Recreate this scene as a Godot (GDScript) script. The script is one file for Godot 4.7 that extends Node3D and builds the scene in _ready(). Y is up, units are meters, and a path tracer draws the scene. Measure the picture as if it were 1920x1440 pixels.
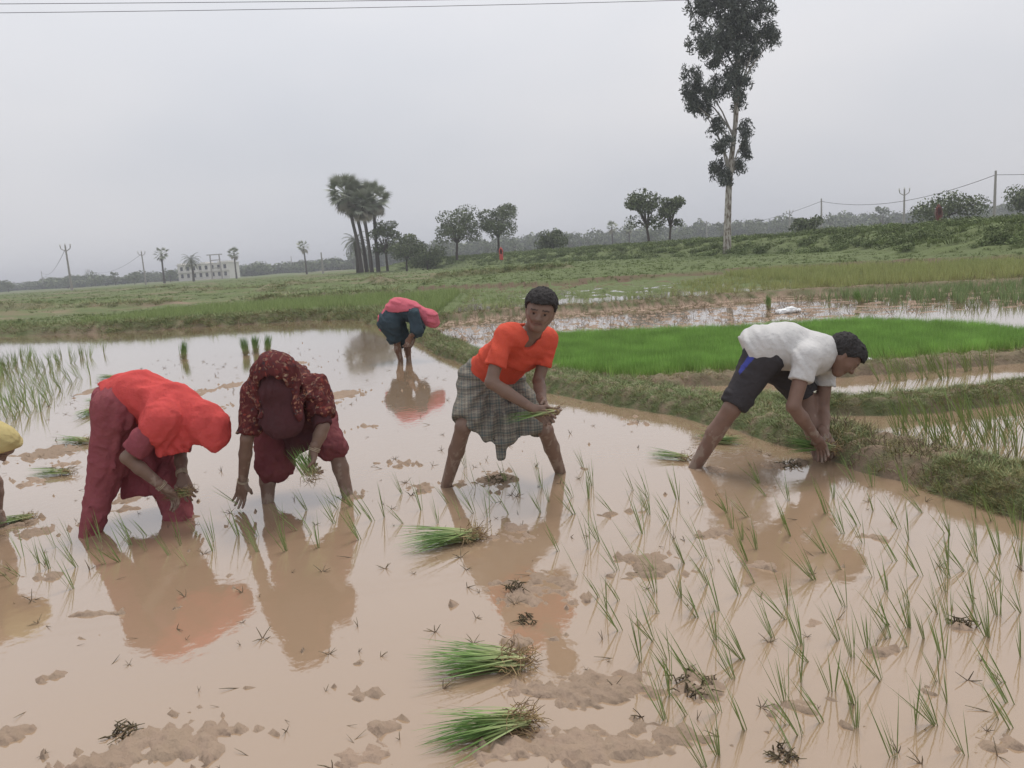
extends Node3D
# Rice transplanting in a flooded paddy under an overcast sky.

var rng := RandomNumberGenerator.new()
var nz := FastNoiseLite.new()      # broad relief and patches
var nf := FastNoiseLite.new()      # fine relief
var ncl := FastNoiseLite.new()     # cloth folds
var used := {}
var M := {}

var BUND1 := PackedVector2Array([Vector2(-2.746,-19.317),Vector2(-2.022,-16.503),Vector2(-1.48,-14.398),Vector2(-0.699,-11.769),Vector2(0.016,-9.812),Vector2(0.697,-8.298),Vector2(1.335,-7.361),Vector2(1.786,-6.73),Vector2(2.069,-6.036),Vector2(2.275,-5.406),Vector2(2.448,-4.833),Vector2(2.614,-4.406),Vector2(2.766,-4.064),Vector2(2.911,-3.579)])
var BUND2 := PackedVector2Array([Vector2(2.085,-6.775),Vector2(2.479,-6.554),Vector2(3.07,-6.339),Vector2(3.78,-6.405),Vector2(4.455,-6.604),Vector2(5.35,-6.675)])
var BUND3 := PackedVector2Array([Vector2(1.254,-8.141),Vector2(1.956,-8.211),Vector2(2.785,-8.113),Vector2(3.906,-8.195),Vector2(4.764,-8.29),Vector2(5.595,-8.316),Vector2(6.816,-8.535)])
var BUND4 := PackedVector2Array([Vector2(-2.227,-18.281),Vector2(-1.717,-18.966),Vector2(0.432,-19.553),Vector2(3.237,-19.39),Vector2(6.873,-19.963),Vector2(12.111,-18.262),Vector2(16.17,-18.761)])
var BUND5 := PackedVector2Array([Vector2(-21.487,-25.005),Vector2(-16.782,-25.713),Vector2(-12.129,-23.51),Vector2(-9.957,-23.347),Vector2(-8.035,-23.367),Vector2(-5.502,-22.851),Vector2(-3.463,-21.858),Vector2(-2.184,-17.95)])
var BANK := PackedVector2Array([Vector2(-6.877,-40.492),Vector2(-4.399,-38.195),Vector2(1.199,-33.794),Vector2(5.385,-33.85),Vector2(12.587,-34.473),Vector2(19.361,-29.001),Vector2(26.901,-28.961)])
var CREST := PackedVector2Array([Vector2(29.424,-27.692),Vector2(23.784,-35.769),Vector2(22.98,-48.462),Vector2(17.794,-62.308),Vector2(10.835,-76.154),Vector2(3.609,-87.692),Vector2(-5.629,-106.154),Vector2(-13.867,-115.385)])
var RIDGES: Array[PackedVector2Array] = [PackedVector2Array([Vector2(-31.614,-45.833),Vector2(-30.448,-46.949),Vector2(-22.343,-43.651),Vector2(-17.841,-42.184)]),PackedVector2Array([Vector2(-28.653,-68.016),Vector2(-18.6,-58.293),Vector2(-12.736,-48.081)]),PackedVector2Array([Vector2(-11.191,-34.87),Vector2(-7.292,-34.525),Vector2(-3.564,-32.865)]),PackedVector2Array([Vector2(-111.829,-166.355),Vector2(-42.938,-90.345),Vector2(-39.256,-93.347)]),PackedVector2Array([Vector2(-17.763,-63.946),Vector2(-9.409,-55.797),Vector2(-4.081,-40.43)]),PackedVector2Array([Vector2(-3.971,-45.685),Vector2(0.095,-45.078),Vector2(3.47,-44.807)])]
var NURSERY := PackedVector2Array([Vector2(0.23,-11.477),Vector2(0.552,-9.673),Vector2(1.465,-8.707),Vector2(2.521,-8.773),Vector2(4.183,-8.779),Vector2(5.994,-8.912),Vector2(7.267,-8.716),Vector2(8.232,-9.889),Vector2(6.713,-9.994),Vector2(6.602,-11.238),Vector2(5.653,-12.616),Vector2(3.714,-12.58),Vector2(2.058,-13.152),Vector2(0.797,-13.427)])
const PATCHES := [[0.189,-2.474,0.328,0.14,1],[0.139,-2.154,0.448,0.137,1],[-1.17,-2.305,0.308,0.15,1.1],[-1.373,-2.258,0.216,0.098,0.9],[-0.582,-2.531,0.087,0.065,1],[-0.494,-2.327,0.09,0.068,1],[-1.797,-2.386,0.154,0.115,0.9],[-0.505,-2.182,0.168,0.083,1],[0.572,-2.445,0.107,0.104,1],[0.626,-3.477,0.222,0.271,0.8],[0.034,-3.273,0.31,0.269,0.8],[-0.054,-4.032,0.264,0.215,0.8],[-0.152,-5.133,0.224,0.272,0.9],[-1.242,-2.476,0.059,0.036,0.8],[-2.491,-3.855,0.186,0.089,0.8],[-1.978,-3.354,0.187,0.053,0.9],[-1.9,-3.117,0.099,0.046,0.8],[-1.896,-2.798,0.112,0.059,0.8],[-0.025,-2.821,0.188,0.069,0.8],[0.866,-2.299,0.133,0.096,0.7],[1.258,-2.572,0.091,0.056,0.9],[1.634,-2.722,0.075,0.065,0.9],[1.144,-2.812,0.099,0.055,0.8],[1.003,-3.836,0.134,0.111,0.9],[-1.511,-3.698,0.115,0.075,0.5],[-4.233,-6.847,0.349,0.325,1],[-3.763,-5.826,0.244,0.239,0.9],[-3.828,-6.385,0.215,0.185,0.8],[-3.012,-4.581,0.224,0.15,0.8],[-3.222,-4.814,0.198,0.138,0.8],[-2.776,-4.631,0.113,0.099,0.8],[-6.027,-10.698,0.59,0.64,0.9],[-6.785,-12.754,0.731,0.712,0.8],[-6.758,-14.028,0.681,0.846,0.7],[-2.719,-5.206,0.21,0.136,0.9],[-2.578,-4.949,0.159,0.109,0.8],[-2.141,-4.704,0.223,0.097,0.7],[-4.019,-9.941,0.215,0.359,0.9],[-3.752,-10.378,0.357,0.329,0.9],[-2.019,-9.007,0.359,0.365,1],[-2.101,-8.535,0.273,0.254,0.9],[-3.339,-8.647,0.181,0.271,0.8],[-1.102,-4.92,0.15,0.099,0.9],[-0.615,-4.989,0.222,0.152,0.8],[-1.371,-7.088,0.273,0.2,0.7],[-0.882,-5.657,0.255,0.145,0.8],[-0.332,-5.048,0.186,0.155,0.7],[0.405,-5.2,0.149,0.109,0.7],[1.342,-3.697,0.178,0.122,0.6],[1.108,-3.397,0.142,0.09,0.6],[-3.419,-12.427,0.643,0.461,0.7],[-4.63,-14.071,1.018,0.599,0.7],[-7.816,-18.184,1.135,1.038,0.7],[-8.176,-16.819,1.042,0.905,0.7],[-3.74,-15.268,1.092,0.691,0.6],[1.278,-4.989,0.205,0.13,0.8],[1.815,-4.99,0.234,0.134,0.8],[2.25,-5.087,0.201,0.201,0.9],[1.088,-6.559,0.273,0.217,0.6],[1.763,-3.621,0.123,0.091,0.6],[0.534,-4.269,0.182,0.133,0.6],[1.29,-2.311,0.099,0.047,0.7],[1.353,-2.026,0.116,0.07,0.8],[0.746,-2.065,0.107,0.041,0.7],[-0.806,-2.592,0.12,0.038,0.6],[-1.007,-2.616,0.122,0.031,0.5],[-1.256,-2.51,0.119,0.037,0.5],[-0.31,-3.016,0.135,0.048,0.6],[-0.56,-4.126,0.184,0.07,0.5],[-0.6,-2.753,0.105,0.033,0.6]]
var TUFTS := PackedVector2Array([Vector2(0.736,-4.26),Vector2(0.779,-4.49),Vector2(0.938,-4.415),Vector2(0.898,-3.786),Vector2(0.881,-3.531),Vector2(1.11,-3.888),Vector2(1.246,-4.048),Vector2(1.025,-3.222),Vector2(1.544,-4.267),Vector2(1.365,-3.746),Vector2(1.664,-4.018),Vector2(1.806,-4.271),Vector2(1.445,-3.487),Vector2(1.625,-3.713),Vector2(1.665,-3.587),Vector2(1.917,-4.021),Vector2(1.919,-3.735),Vector2(1.888,-3.59),Vector2(2.149,-3.939),Vector2(2.108,-3.624),Vector2(2.145,-3.473),Vector2(2.353,-4.097),Vector2(2.359,-3.828),Vector2(2.377,-3.516),Vector2(0.611,-3.396),Vector2(0.816,-3.244),Vector2(0.665,-3.124),Vector2(0.786,-2.975),Vector2(0.914,-3.108),Vector2(1.079,-2.991),Vector2(1.281,-3.205),Vector2(1.297,-2.939),Vector2(1.534,-3.199),Vector2(1.704,-3.339),Vector2(1.731,-3.178),Vector2(1.935,-3.338),Vector2(1.941,-3.191),Vector2(2.015,-3.077),Vector2(2.177,-3.348),Vector2(1.551,-2.931),Vector2(1.793,-2.905),Vector2(1.608,-2.747),Vector2(1.388,-2.778),Vector2(1.465,-2.665),Vector2(1.687,-2.635),Vector2(1.16,-2.682),Vector2(0.927,-2.729),Vector2(0.716,-2.75),Vector2(0.778,-2.59),Vector2(0.703,-2.47),Vector2(0.506,-2.633),Vector2(0.493,-2.502),Vector2(0.563,-2.508),Vector2(0.916,-2.43),Vector2(0.994,-2.555),Vector2(1.183,-2.411),Vector2(1.455,-2.519),Vector2(1.357,-2.377),Vector2(1.321,-2.261),Vector2(0.822,-2.313),Vector2(0.797,-2.198),Vector2(0.764,-2.064),Vector2(0.538,-2.072),Vector2(0.489,-2.019),Vector2(1.037,-2.282),Vector2(0.986,-2.161),Vector2(1.229,-2.145),Vector2(1.033,-2.011),Vector2(1.235,-2.005),Vector2(1.437,-2.111),Vector2(1.509,-2.227),Vector2(1.712,-2.493),Vector2(0.554,-2.989),Vector2(0.479,-2.781),Vector2(2.243,-4.299),Vector2(2.266,-4.604),Vector2(2.041,-4.517),Vector2(2.098,-4.416),Vector2(2.271,-4.212),Vector2(2.406,-4.347),Vector2(2.553,-4.191),Vector2(2.551,-4.315),Vector2(2.402,-3.754),Vector2(2.481,-3.707),Vector2(2.533,-4.04),Vector2(-1.101,-4.397),Vector2(-0.954,-4.225),Vector2(-0.971,-4.525),Vector2(-0.87,-4.39),Vector2(-0.817,-4.455),Vector2(-0.676,-4.315),Vector2(-0.605,-4.531),Vector2(-0.485,-4.278),Vector2(-0.351,-4.326),Vector2(-0.273,-4.425),Vector2(-0.194,-4.332),Vector2(-0.146,-4.581),Vector2(-0.061,-4.363),Vector2(0.004,-4.744),Vector2(0.121,-4.346),Vector2(0.18,-3.735),Vector2(0.177,-4.534),Vector2(0.316,-4.269),Vector2(0.399,-3.83),Vector2(0.259,-3.428),Vector2(0.32,-3.187),Vector2(0.367,-2.866),Vector2(0.333,-3.738),Vector2(0.539,-4.262),Vector2(0.635,-3.897),Vector2(0.723,-4.188),Vector2(0.552,-3.67),Vector2(0.444,-3.448),Vector2(0.567,-3.193),Vector2(-2.66,-3.892),Vector2(-2.807,-4.155),Vector2(-2.658,-4.052),Vector2(-2.632,-4.334),Vector2(-2.395,-3.958),Vector2(-2.475,-4.221),Vector2(-2.177,-3.996),Vector2(-2.243,-4.25),Vector2(-2.104,-4.142),Vector2(-2.218,-4.392),Vector2(-1.929,-4.045),Vector2(-1.935,-4.195),Vector2(-1.872,-4.314),Vector2(-1.702,-4.058),Vector2(-1.638,-4.285),Vector2(-1.525,-4.15),Vector2(-1.514,-4.262),Vector2(-1.347,-4.16),Vector2(-1.305,-4.313),Vector2(-1.189,-4.232),Vector2(1.141,-3.591),Vector2(1.344,-2.671),Vector2(0.42,-2.255),Vector2(0.461,-2.389),Vector2(1.501,-4.626),Vector2(1.747,-3.014),Vector2(0.885,-3.4),Vector2(0.402,-3.14),Vector2(0.81,-2.142),Vector2(1.168,-2.163),Vector2(0.615,-2.446),Vector2(1.92,-2.806),Vector2(1.004,-2.664),Vector2(1.425,-2.16),Vector2(0.604,-2.283),Vector2(1.822,-2.793),Vector2(1.566,-2.348),Vector2(1.441,-3.298),Vector2(1.45,-2.738),Vector2(1.06,-3.474),Vector2(1.399,-3.91),Vector2(1.113,-3.727),Vector2(1.16,-4.15),Vector2(2.04,-3.28),Vector2(0.784,-3.92),Vector2(0.494,-2.285),Vector2(0.823,-4.092),Vector2(0.404,-2.627),Vector2(1.035,-2.877),Vector2(1.615,-2.846),Vector2(1.52,-3.057),Vector2(0.712,-4.653),Vector2(1.056,-4.28),Vector2(1.152,-2.562),Vector2(0.701,-3.036),Vector2(1.383,-2.605),Vector2(2.196,-3.225),Vector2(0.764,-3.49),Vector2(0.653,-2.183),Vector2(1.234,-2.614),Vector2(0.693,-2.929),Vector2(1.834,-3.139),Vector2(0.996,-2.366),Vector2(0.903,-2.2),Vector2(1.749,-3.818),Vector2(0.335,-3.06),Vector2(1.458,-4.375),Vector2(1.706,-2.732),Vector2(-0.084,-5.003),Vector2(-2.615,-3.773),Vector2(-0.285,-4.923),Vector2(0.469,-4.808),Vector2(-2.345,-4.468),Vector2(0.005,-5.021),Vector2(-2.547,-3.96),Vector2(-2.249,-3.659),Vector2(-0.896,-4.089),Vector2(-1.108,-4.006),Vector2(-2.244,-3.967),Vector2(0.462,-5.207),Vector2(-0.176,-5.007),Vector2(-0.443,-4.635),Vector2(-1.428,-3.999),Vector2(-1.756,-4.221),Vector2(-2.69,-4.278),Vector2(-1.141,-4.676),Vector2(0.139,-4.825),Vector2(-1.763,-3.876),Vector2(0.331,-4.587),Vector2(-0.377,-5.447),Vector2(-1.433,-4.56),Vector2(-2.242,-4.138),Vector2(-1.278,-3.99),Vector2(-1.338,-4.684),Vector2(-0.766,-4.895),Vector2(0.419,-4.543),Vector2(-1.056,-4.708),Vector2(-2.463,-4.339)])
var POND_TUFTS := PackedVector2Array([Vector2(2.526,-4.868),Vector2(2.605,-4.866),Vector2(2.654,-4.849),Vector2(2.749,-4.823),Vector2(2.839,-4.864),Vector2(2.9,-4.861),Vector2(2.964,-4.873),Vector2(3.005,-4.817),Vector2(3.11,-4.827),Vector2(3.209,-4.87),Vector2(3.241,-4.84),Vector2(3.322,-4.826),Vector2(2.718,-5.255),Vector2(2.76,-5.204),Vector2(2.855,-5.239),Vector2(2.936,-5.241),Vector2(3.002,-5.173),Vector2(3.088,-5.215),Vector2(3.17,-5.187),Vector2(3.234,-5.161),Vector2(3.315,-5.192),Vector2(3.397,-5.186),Vector2(3.461,-5.192),Vector2(3.583,-5.206),Vector2(2.841,-5.583),Vector2(2.95,-5.585),Vector2(3.063,-5.596),Vector2(3.192,-5.602),Vector2(3.251,-5.597),Vector2(3.352,-5.584),Vector2(3.403,-5.537),Vector2(3.502,-5.548),Vector2(3.652,-5.581),Vector2(3.69,-5.567),Vector2(3.796,-5.524),Vector2(3.082,-5.957),Vector2(3.174,-5.934),Vector2(3.255,-5.901),Vector2(3.394,-5.86),Vector2(3.484,-5.851),Vector2(3.582,-5.913),Vector2(3.71,-5.849),Vector2(3.767,-5.826),Vector2(3.887,-5.828),Vector2(4.009,-5.882),Vector2(3.713,-7.679),Vector2(3.734,-7.526),Vector2(3.9,-7.665),Vector2(3.961,-7.623),Vector2(4.074,-7.565),Vector2(4.16,-7.596),Vector2(4.257,-7.518),Vector2(4.338,-7.568),Vector2(3.841,-8.111),Vector2(3.965,-8.093),Vector2(3.988,-8.02),Vector2(4.041,-7.911),Vector2(4.164,-7.982),Vector2(4.296,-7.982),Vector2(4.387,-7.953),Vector2(4.442,-7.957),Vector2(4.516,-7.942),Vector2(4.565,-7.842),Vector2(4.72,-7.891),Vector2(4.791,-7.926),Vector2(4.892,-7.918),Vector2(4.904,-7.787),Vector2(4.04,-8.526),Vector2(4.14,-8.399),Vector2(4.262,-8.416),Vector2(4.332,-8.351),Vector2(4.416,-8.32),Vector2(4.568,-8.437),Vector2(4.567,-8.27),Vector2(4.701,-8.24),Vector2(4.796,-8.282),Vector2(4.924,-8.266),Vector2(5.037,-8.274),Vector2(5.107,-8.23),Vector2(5.154,-8.174),Vector2(5.396,-8.317)])
var FIELD_TUFTS := PackedVector2Array([Vector2(-5.914,-8.628),Vector2(-6.021,-8.913),Vector2(-5.906,-8.896),Vector2(-5.717,-8.749),Vector2(-5.776,-8.926),Vector2(-5.584,-8.809),Vector2(-6.205,-9.061),Vector2(-6.322,-9.374),Vector2(-6.15,-9.359),Vector2(-6.016,-9.331),Vector2(-5.775,-9.124),Vector2(-5.699,-9.2),Vector2(-6.664,-9.773),Vector2(-6.526,-9.73),Vector2(-6.288,-9.567),Vector2(-6.251,-9.662),Vector2(-6.27,-9.848),Vector2(-6.003,-9.668),Vector2(-5.835,-9.617),Vector2(-7.041,-10.27),Vector2(-6.784,-10.174),Vector2(-6.624,-10.067),Vector2(-6.574,-10.322),Vector2(-6.374,-10.203),Vector2(-6.212,-10.211),Vector2(-6.07,-10.15),Vector2(-7.425,-10.95),Vector2(-7.196,-10.732),Vector2(-6.987,-10.733),Vector2(-6.778,-10.585),Vector2(-6.79,-10.895),Vector2(-6.582,-10.816),Vector2(-6.318,-10.546),Vector2(-6.157,-10.54),Vector2(-7.706,-11.278),Vector2(-7.736,-11.602),Vector2(-7.438,-11.463),Vector2(-7.069,-11.161),Vector2(-7.114,-11.556),Vector2(-6.809,-11.282),Vector2(-6.55,-11.166),Vector2(-6.526,-11.441),Vector2(-8.177,-12.004),Vector2(-7.985,-12.005),Vector2(-7.75,-12.013),Vector2(-7.588,-12),Vector2(-7.331,-11.82),Vector2(-7.113,-11.778),Vector2(-6.945,-11.772),Vector2(-6.764,-11.846),Vector2(-6.74,-12.077),Vector2(-8.836,-13.087),Vector2(-8.694,-13.186),Vector2(-8.522,-13.16),Vector2(-8.15,-13.038),Vector2(-7.817,-12.858),Vector2(-7.627,-12.838),Vector2(-7.466,-12.94),Vector2(-6.981,-12.4),Vector2(-6.864,-12.525),Vector2(-9.572,-14.132),Vector2(-9.485,-14.296),Vector2(-8.708,-13.585),Vector2(-8.484,-13.548),Vector2(-8.474,-13.928),Vector2(-8.133,-13.652),Vector2(-7.714,-13.294),Vector2(-7.432,-13.203),Vector2(-7.389,-13.392),Vector2(-7.033,-13.236),Vector2(-9.975,-14.798),Vector2(-9.671,-14.661),Vector2(-9.511,-14.832),Vector2(-9.066,-14.623),Vector2(-9.091,-14.968),Vector2(-8.598,-14.563),Vector2(-8.073,-14.22),Vector2(-8.087,-14.568),Vector2(-7.77,-14.543),Vector2(-7.652,-14.706),Vector2(-11.062,-16.364),Vector2(-10.575,-16.137),Vector2(-10.109,-15.752),Vector2(-10.193,-16.38),Vector2(-9.509,-15.563),Vector2(-9.056,-15.433),Vector2(-9.119,-15.92),Vector2(-8.92,-15.918),Vector2(-8.264,-15.211),Vector2(-7.914,-15.19),Vector2(-7.974,-15.633),Vector2(-11.737,-17.413),Vector2(-11.517,-17.481),Vector2(-11.219,-17.574),Vector2(-10.997,-17.744),Vector2(-10.798,-17.786),Vector2(-10.61,-17.853),Vector2(-10.145,-17.597),Vector2(-9.334,-16.572),Vector2(-9.019,-16.542),Vector2(-8.7,-16.551),Vector2(-8.277,-16.228),Vector2(-8.032,-16.327)])
const LYING := [[Vector3(-0.038,0.02,-2.646),Vector3(-0.412,0.02,-2.636)],[Vector3(-0.029,0.02,-2.28),Vector3(-0.348,0.02,-2.203)],[Vector3(-0.255,0.02,-3.975),Vector3(-0.636,0.02,-3.851)],[Vector3(-4.879,0.02,-8.907),Vector3(-4.87,0.02,-8.457)],[Vector3(-4.013,0.02,-7.15),Vector3(-4.396,0.02,-7.257)],[Vector3(-3.571,0.02,-6.01),Vector3(-3.912,0.02,-6.044)],[Vector3(-5.132,0.02,-9.743),Vector3(-5.331,0.02,-9.668)],[Vector3(-3.185,0.02,-4.874),Vector3(-3.376,0.02,-4.738)],[Vector3(1.439,0.02,-5.675),Vector3(1.606,0.02,-5.595)],[Vector3(1.188,0.02,-5.241),Vector3(0.961,0.02,-5.387)],[Vector3(-6.205,0.02,-12.038),Vector3(-6.402,0.02,-12.015)],[Vector3(1.607,0.02,-5.697),Vector3(1.428,0.02,-5.872)]]
const UPRIGHT := [Vector3(-6.009,0,-14.242),Vector3(-4.842,0,-14.18),Vector3(-4.707,0,-14.344),Vector3(-4.504,0,-14.396),Vector3(5.525,0,-16.353),Vector3(7.411,0,-16.171)]
const WEEDS := [Vector3(0.566,0,-2.435),Vector3(-0.133,0,-5.065),Vector3(1.799,0,-4.967),Vector3(1.656,0,-2.732),Vector3(-0.05,0,-3.286),Vector3(0.726,0,-2.055),Vector3(-1.384,0,-2.394),Vector3(0.001,0,-2.996)]
const BAGS := [Vector3(5.571,0.03,-15.27),Vector3(4.012,0.03,-8.648)]
const EUC := [[-1.558,15.858,0.833,1.326],[-0.112,16.441,1.705,1.515],[1.676,16.33,1.515,1.326],[2.659,14.75,0.758,1.515],[3.262,13.862,0.492,0.53],[-1.325,13.636,1.439,1.591],[0.478,13.524,1.591,1.894],[1.992,13.36,0.833,1.212],[-2.036,11.339,0.758,1.439],[-0.952,11.027,1.25,1.439],[0.504,11.04,0.985,1.591],[-2.322,10.173,0.492,0.682],[-1.348,9.691,0.455,0.455],[-0.644,8.45,0.53,0.682],[-0.303,7.223,0.758,0.682],[-0.515,5.879,0.53,0.833],[-0.162,5.065,0.53,0.606],[1.44,7.964,0.455,0.833],[1.608,6.887,0.492,0.492],[1.074,5.777,0.303,0.379],[1.142,9.954,0.341,0.833],[0.653,15.214,1.136,1.705],[0.284,18.419,1.705,1.515],[1.886,18.486,1.326,1.515]]
const EUC_TRUNK := [Vector2(0.036,-0.077),Vector2(0.117,2.209),Vector2(0.27,4.386),Vector2(0.532,6.528),Vector2(0.833,8.991),Vector2(1.02,11.424),Vector2(1.133,13.824),Vector2(1.178,16.529),Vector2(1.145,18.863)]
const J_ORANGE := {"pelvis":Vector3(-0.149,0.693,-5.215),"hipL":Vector3(-0.223,0.685,-5.135),"hipR":Vector3(-0.044,0.617,-5.25),"kneeL":Vector3(-0.33,0.428,-4.869),"ankL":Vector3(-0.487,0,-4.997),"kneeR":Vector3(0.197,0.35,-4.962),"ankR":Vector3(0.293,0,-5.146),"belly":Vector3(-0.082,0.76,-5.1),"chest":Vector3(0.056,0.898,-4.927),"neck":Vector3(0.13,0.98,-4.846),"head":Vector3(0.203,1.146,-4.765),"shL":Vector3(-0.033,1.012,-4.708),"shR":Vector3(0.262,0.948,-5.008),"elL":Vector3(-0.125,0.746,-4.615),"wrL":Vector3(0.119,0.569,-4.592),"haL":Vector3(0.181,0.522,-4.592),"elR":Vector3(0.174,0.679,-4.962),"wrR":Vector3(0.183,0.584,-4.754),"haR":Vector3(0.216,0.518,-4.65),"tip":Vector3(-0.113,0.178,-4.846)}
const J_WHITE := {"pelvis":Vector3(1.71,0.767,-5.1),"hipL":Vector3(1.653,0.737,-4.996),"hipR":Vector3(1.784,0.685,-5.215),"kneeL":Vector3(1.424,0.404,-4.962),"ankL":Vector3(1.203,0,-5.06),"kneeR":Vector3(2.008,0.393,-5.192),"ankR":Vector3(2.043,0,-5.042),"belly":Vector3(1.815,0.787,-5.077),"chest":Vector3(1.961,0.739,-5.042),"neck":Vector3(2.09,0.75,-5.031),"head":Vector3(2.17,0.703,-4.996),"shL":Vector3(1.878,0.742,-4.846),"shR":Vector3(2.149,0.624,-5.215),"elL":Vector3(1.763,0.439,-4.777),"wrL":Vector3(1.939,0.202,-4.846),"haL":Vector3(2.01,0.086,-4.892),"elR":Vector3(2.109,0.323,-5.169),"wrR":Vector3(2.07,0.175,-5.031),"haR":Vector3(2.091,0.111,-4.985)}
const J_RED := {"pelvis":Vector3(-2.468,0.755,-4.788),"hipL":Vector3(-2.435,0.719,-4.685),"hipR":Vector3(-2.475,0.68,-4.892),"kneeL":Vector3(-2.522,0.386,-4.638),"ankL":Vector3(-2.611,0,-4.507),"kneeR":Vector3(-2.351,0.321,-4.962),"ankR":Vector3(-2.155,0,-4.707),"belly":Vector3(-2.319,0.784,-4.765),"chest":Vector3(-2.118,0.689,-4.731),"neck":Vector3(-2.017,0.661,-4.719),"head":Vector3(-1.91,0.593,-4.685),"shL":Vector3(-2.104,0.649,-4.535),"shR":Vector3(-2.133,0.568,-4.915),"elL":Vector3(-2.302,0.465,-4.465),"wrL":Vector3(-2.138,0.252,-4.523),"haL":Vector3(-2.101,0.174,-4.569),"elR":Vector3(-2.165,0.376,-4.869),"wrR":Vector3(-2.11,0.259,-4.731),"haR":Vector3(-2.064,0.173,-4.673),"hem1":Vector3(-2.494,0.149,-4.754),"hem2":Vector3(-2.342,0.156,-4.788),"brim1":Vector3(-1.816,0.498,-4.673),"brim2":Vector3(-1.847,0.454,-4.615),"fall1":Vector3(-2.137,0.461,-4.535),"fall2":Vector3(-1.994,0.453,-4.592)}
const J_SHAWL := {"pelvis":Vector3(-1.526,0.63,-5.25),"hipL":Vector3(-1.615,0.606,-5.192),"hipR":Vector3(-1.393,0.587,-5.215),"kneeL":Vector3(-1.658,0.231,-4.985),"ankL":Vector3(-1.653,0,-4.901),"kneeR":Vector3(-1.196,0.309,-4.985),"ankR":Vector3(-1.131,0,-4.926),"belly":Vector3(-1.493,0.718,-5.1),"chest":Vector3(-1.463,0.75,-4.904),"neck":Vector3(-1.449,0.795,-4.754),"head":Vector3(-1.421,0.885,-4.638),"shL":Vector3(-1.579,0.754,-4.731),"shR":Vector3(-1.253,0.736,-4.823),"elL":Vector3(-1.643,0.495,-4.638),"wrL":Vector3(-1.745,0.192,-4.754),"haL":Vector3(-1.781,0.082,-4.788),"elR":Vector3(-1.185,0.525,-4.696),"wrR":Vector3(-1.249,0.384,-4.65),"haR":Vector3(-1.274,0.298,-4.65),"vb":Vector3(-1.415,0.658,-4.615),"tun1":Vector3(-1.456,0.319,-4.904),"tun2":Vector3(-1.306,0.362,-4.904),"sw1":Vector3(-1.537,0.546,-4.708),"sw2":Vector3(-1.182,0.607,-4.708)}
const J_PINK := {"pelvis":Vector3(-1.795,0.65,-11.827),"hipL":Vector3(-1.783,0.594,-11.712),"hipR":Vector3(-1.759,0.589,-11.942),"kneeL":Vector3(-1.712,0.299,-11.769),"ankL":Vector3(-1.682,0,-11.833),"kneeR":Vector3(-1.573,0.27,-11.942),"ankR":Vector3(-1.575,0,-11.965),"belly":Vector3(-1.645,0.771,-11.827),"chest":Vector3(-1.47,0.727,-11.827),"neck":Vector3(-1.33,0.696,-11.792),"head":Vector3(-1.187,0.631,-11.769),"shL":Vector3(-1.378,0.687,-11.631),"shR":Vector3(-1.402,0.693,-12),"elL":Vector3(-1.348,0.483,-11.562),"wrL":Vector3(-1.476,0.371,-11.481),"haL":Vector3(-1.515,0.286,-11.481),"elR":Vector3(-1.376,0.448,-11.942),"wrR":Vector3(-1.472,0.311,-11.885),"haR":Vector3(-1.512,0.238,-11.827)}
const J_EDGE := {"pelvis":Vector3(-3.812,0.682,-4.788),"hipL":Vector3(-3.755,0.651,-4.685),"hipR":Vector3(-3.854,0.608,-4.892),"kneeL":Vector3(-3.919,0.359,-4.673),"ankL":Vector3(-3.898,0,-4.474),"kneeR":Vector3(-3.701,0.274,-4.904),"ankR":Vector3(-3.287,0,-4.559),"belly":Vector3(-3.639,0.709,-4.765),"chest":Vector3(-3.429,0.628,-4.731),"neck":Vector3(-3.318,0.613,-4.719),"head":Vector3(-3.199,0.556,-4.685),"shL":Vector3(-3.383,0.579,-4.535),"shR":Vector3(-3.495,0.49,-4.915),"elL":Vector3(-3.329,0.348,-4.465),"wrL":Vector3(-3.239,0.173,-4.523),"haL":Vector3(-3.227,0.081,-4.569),"elR":Vector3(-3.361,0.268,-4.846),"wrR":Vector3(-3.342,0.089,-4.788),"haR":Vector3(-3.319,0.01,-4.754)}

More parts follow.
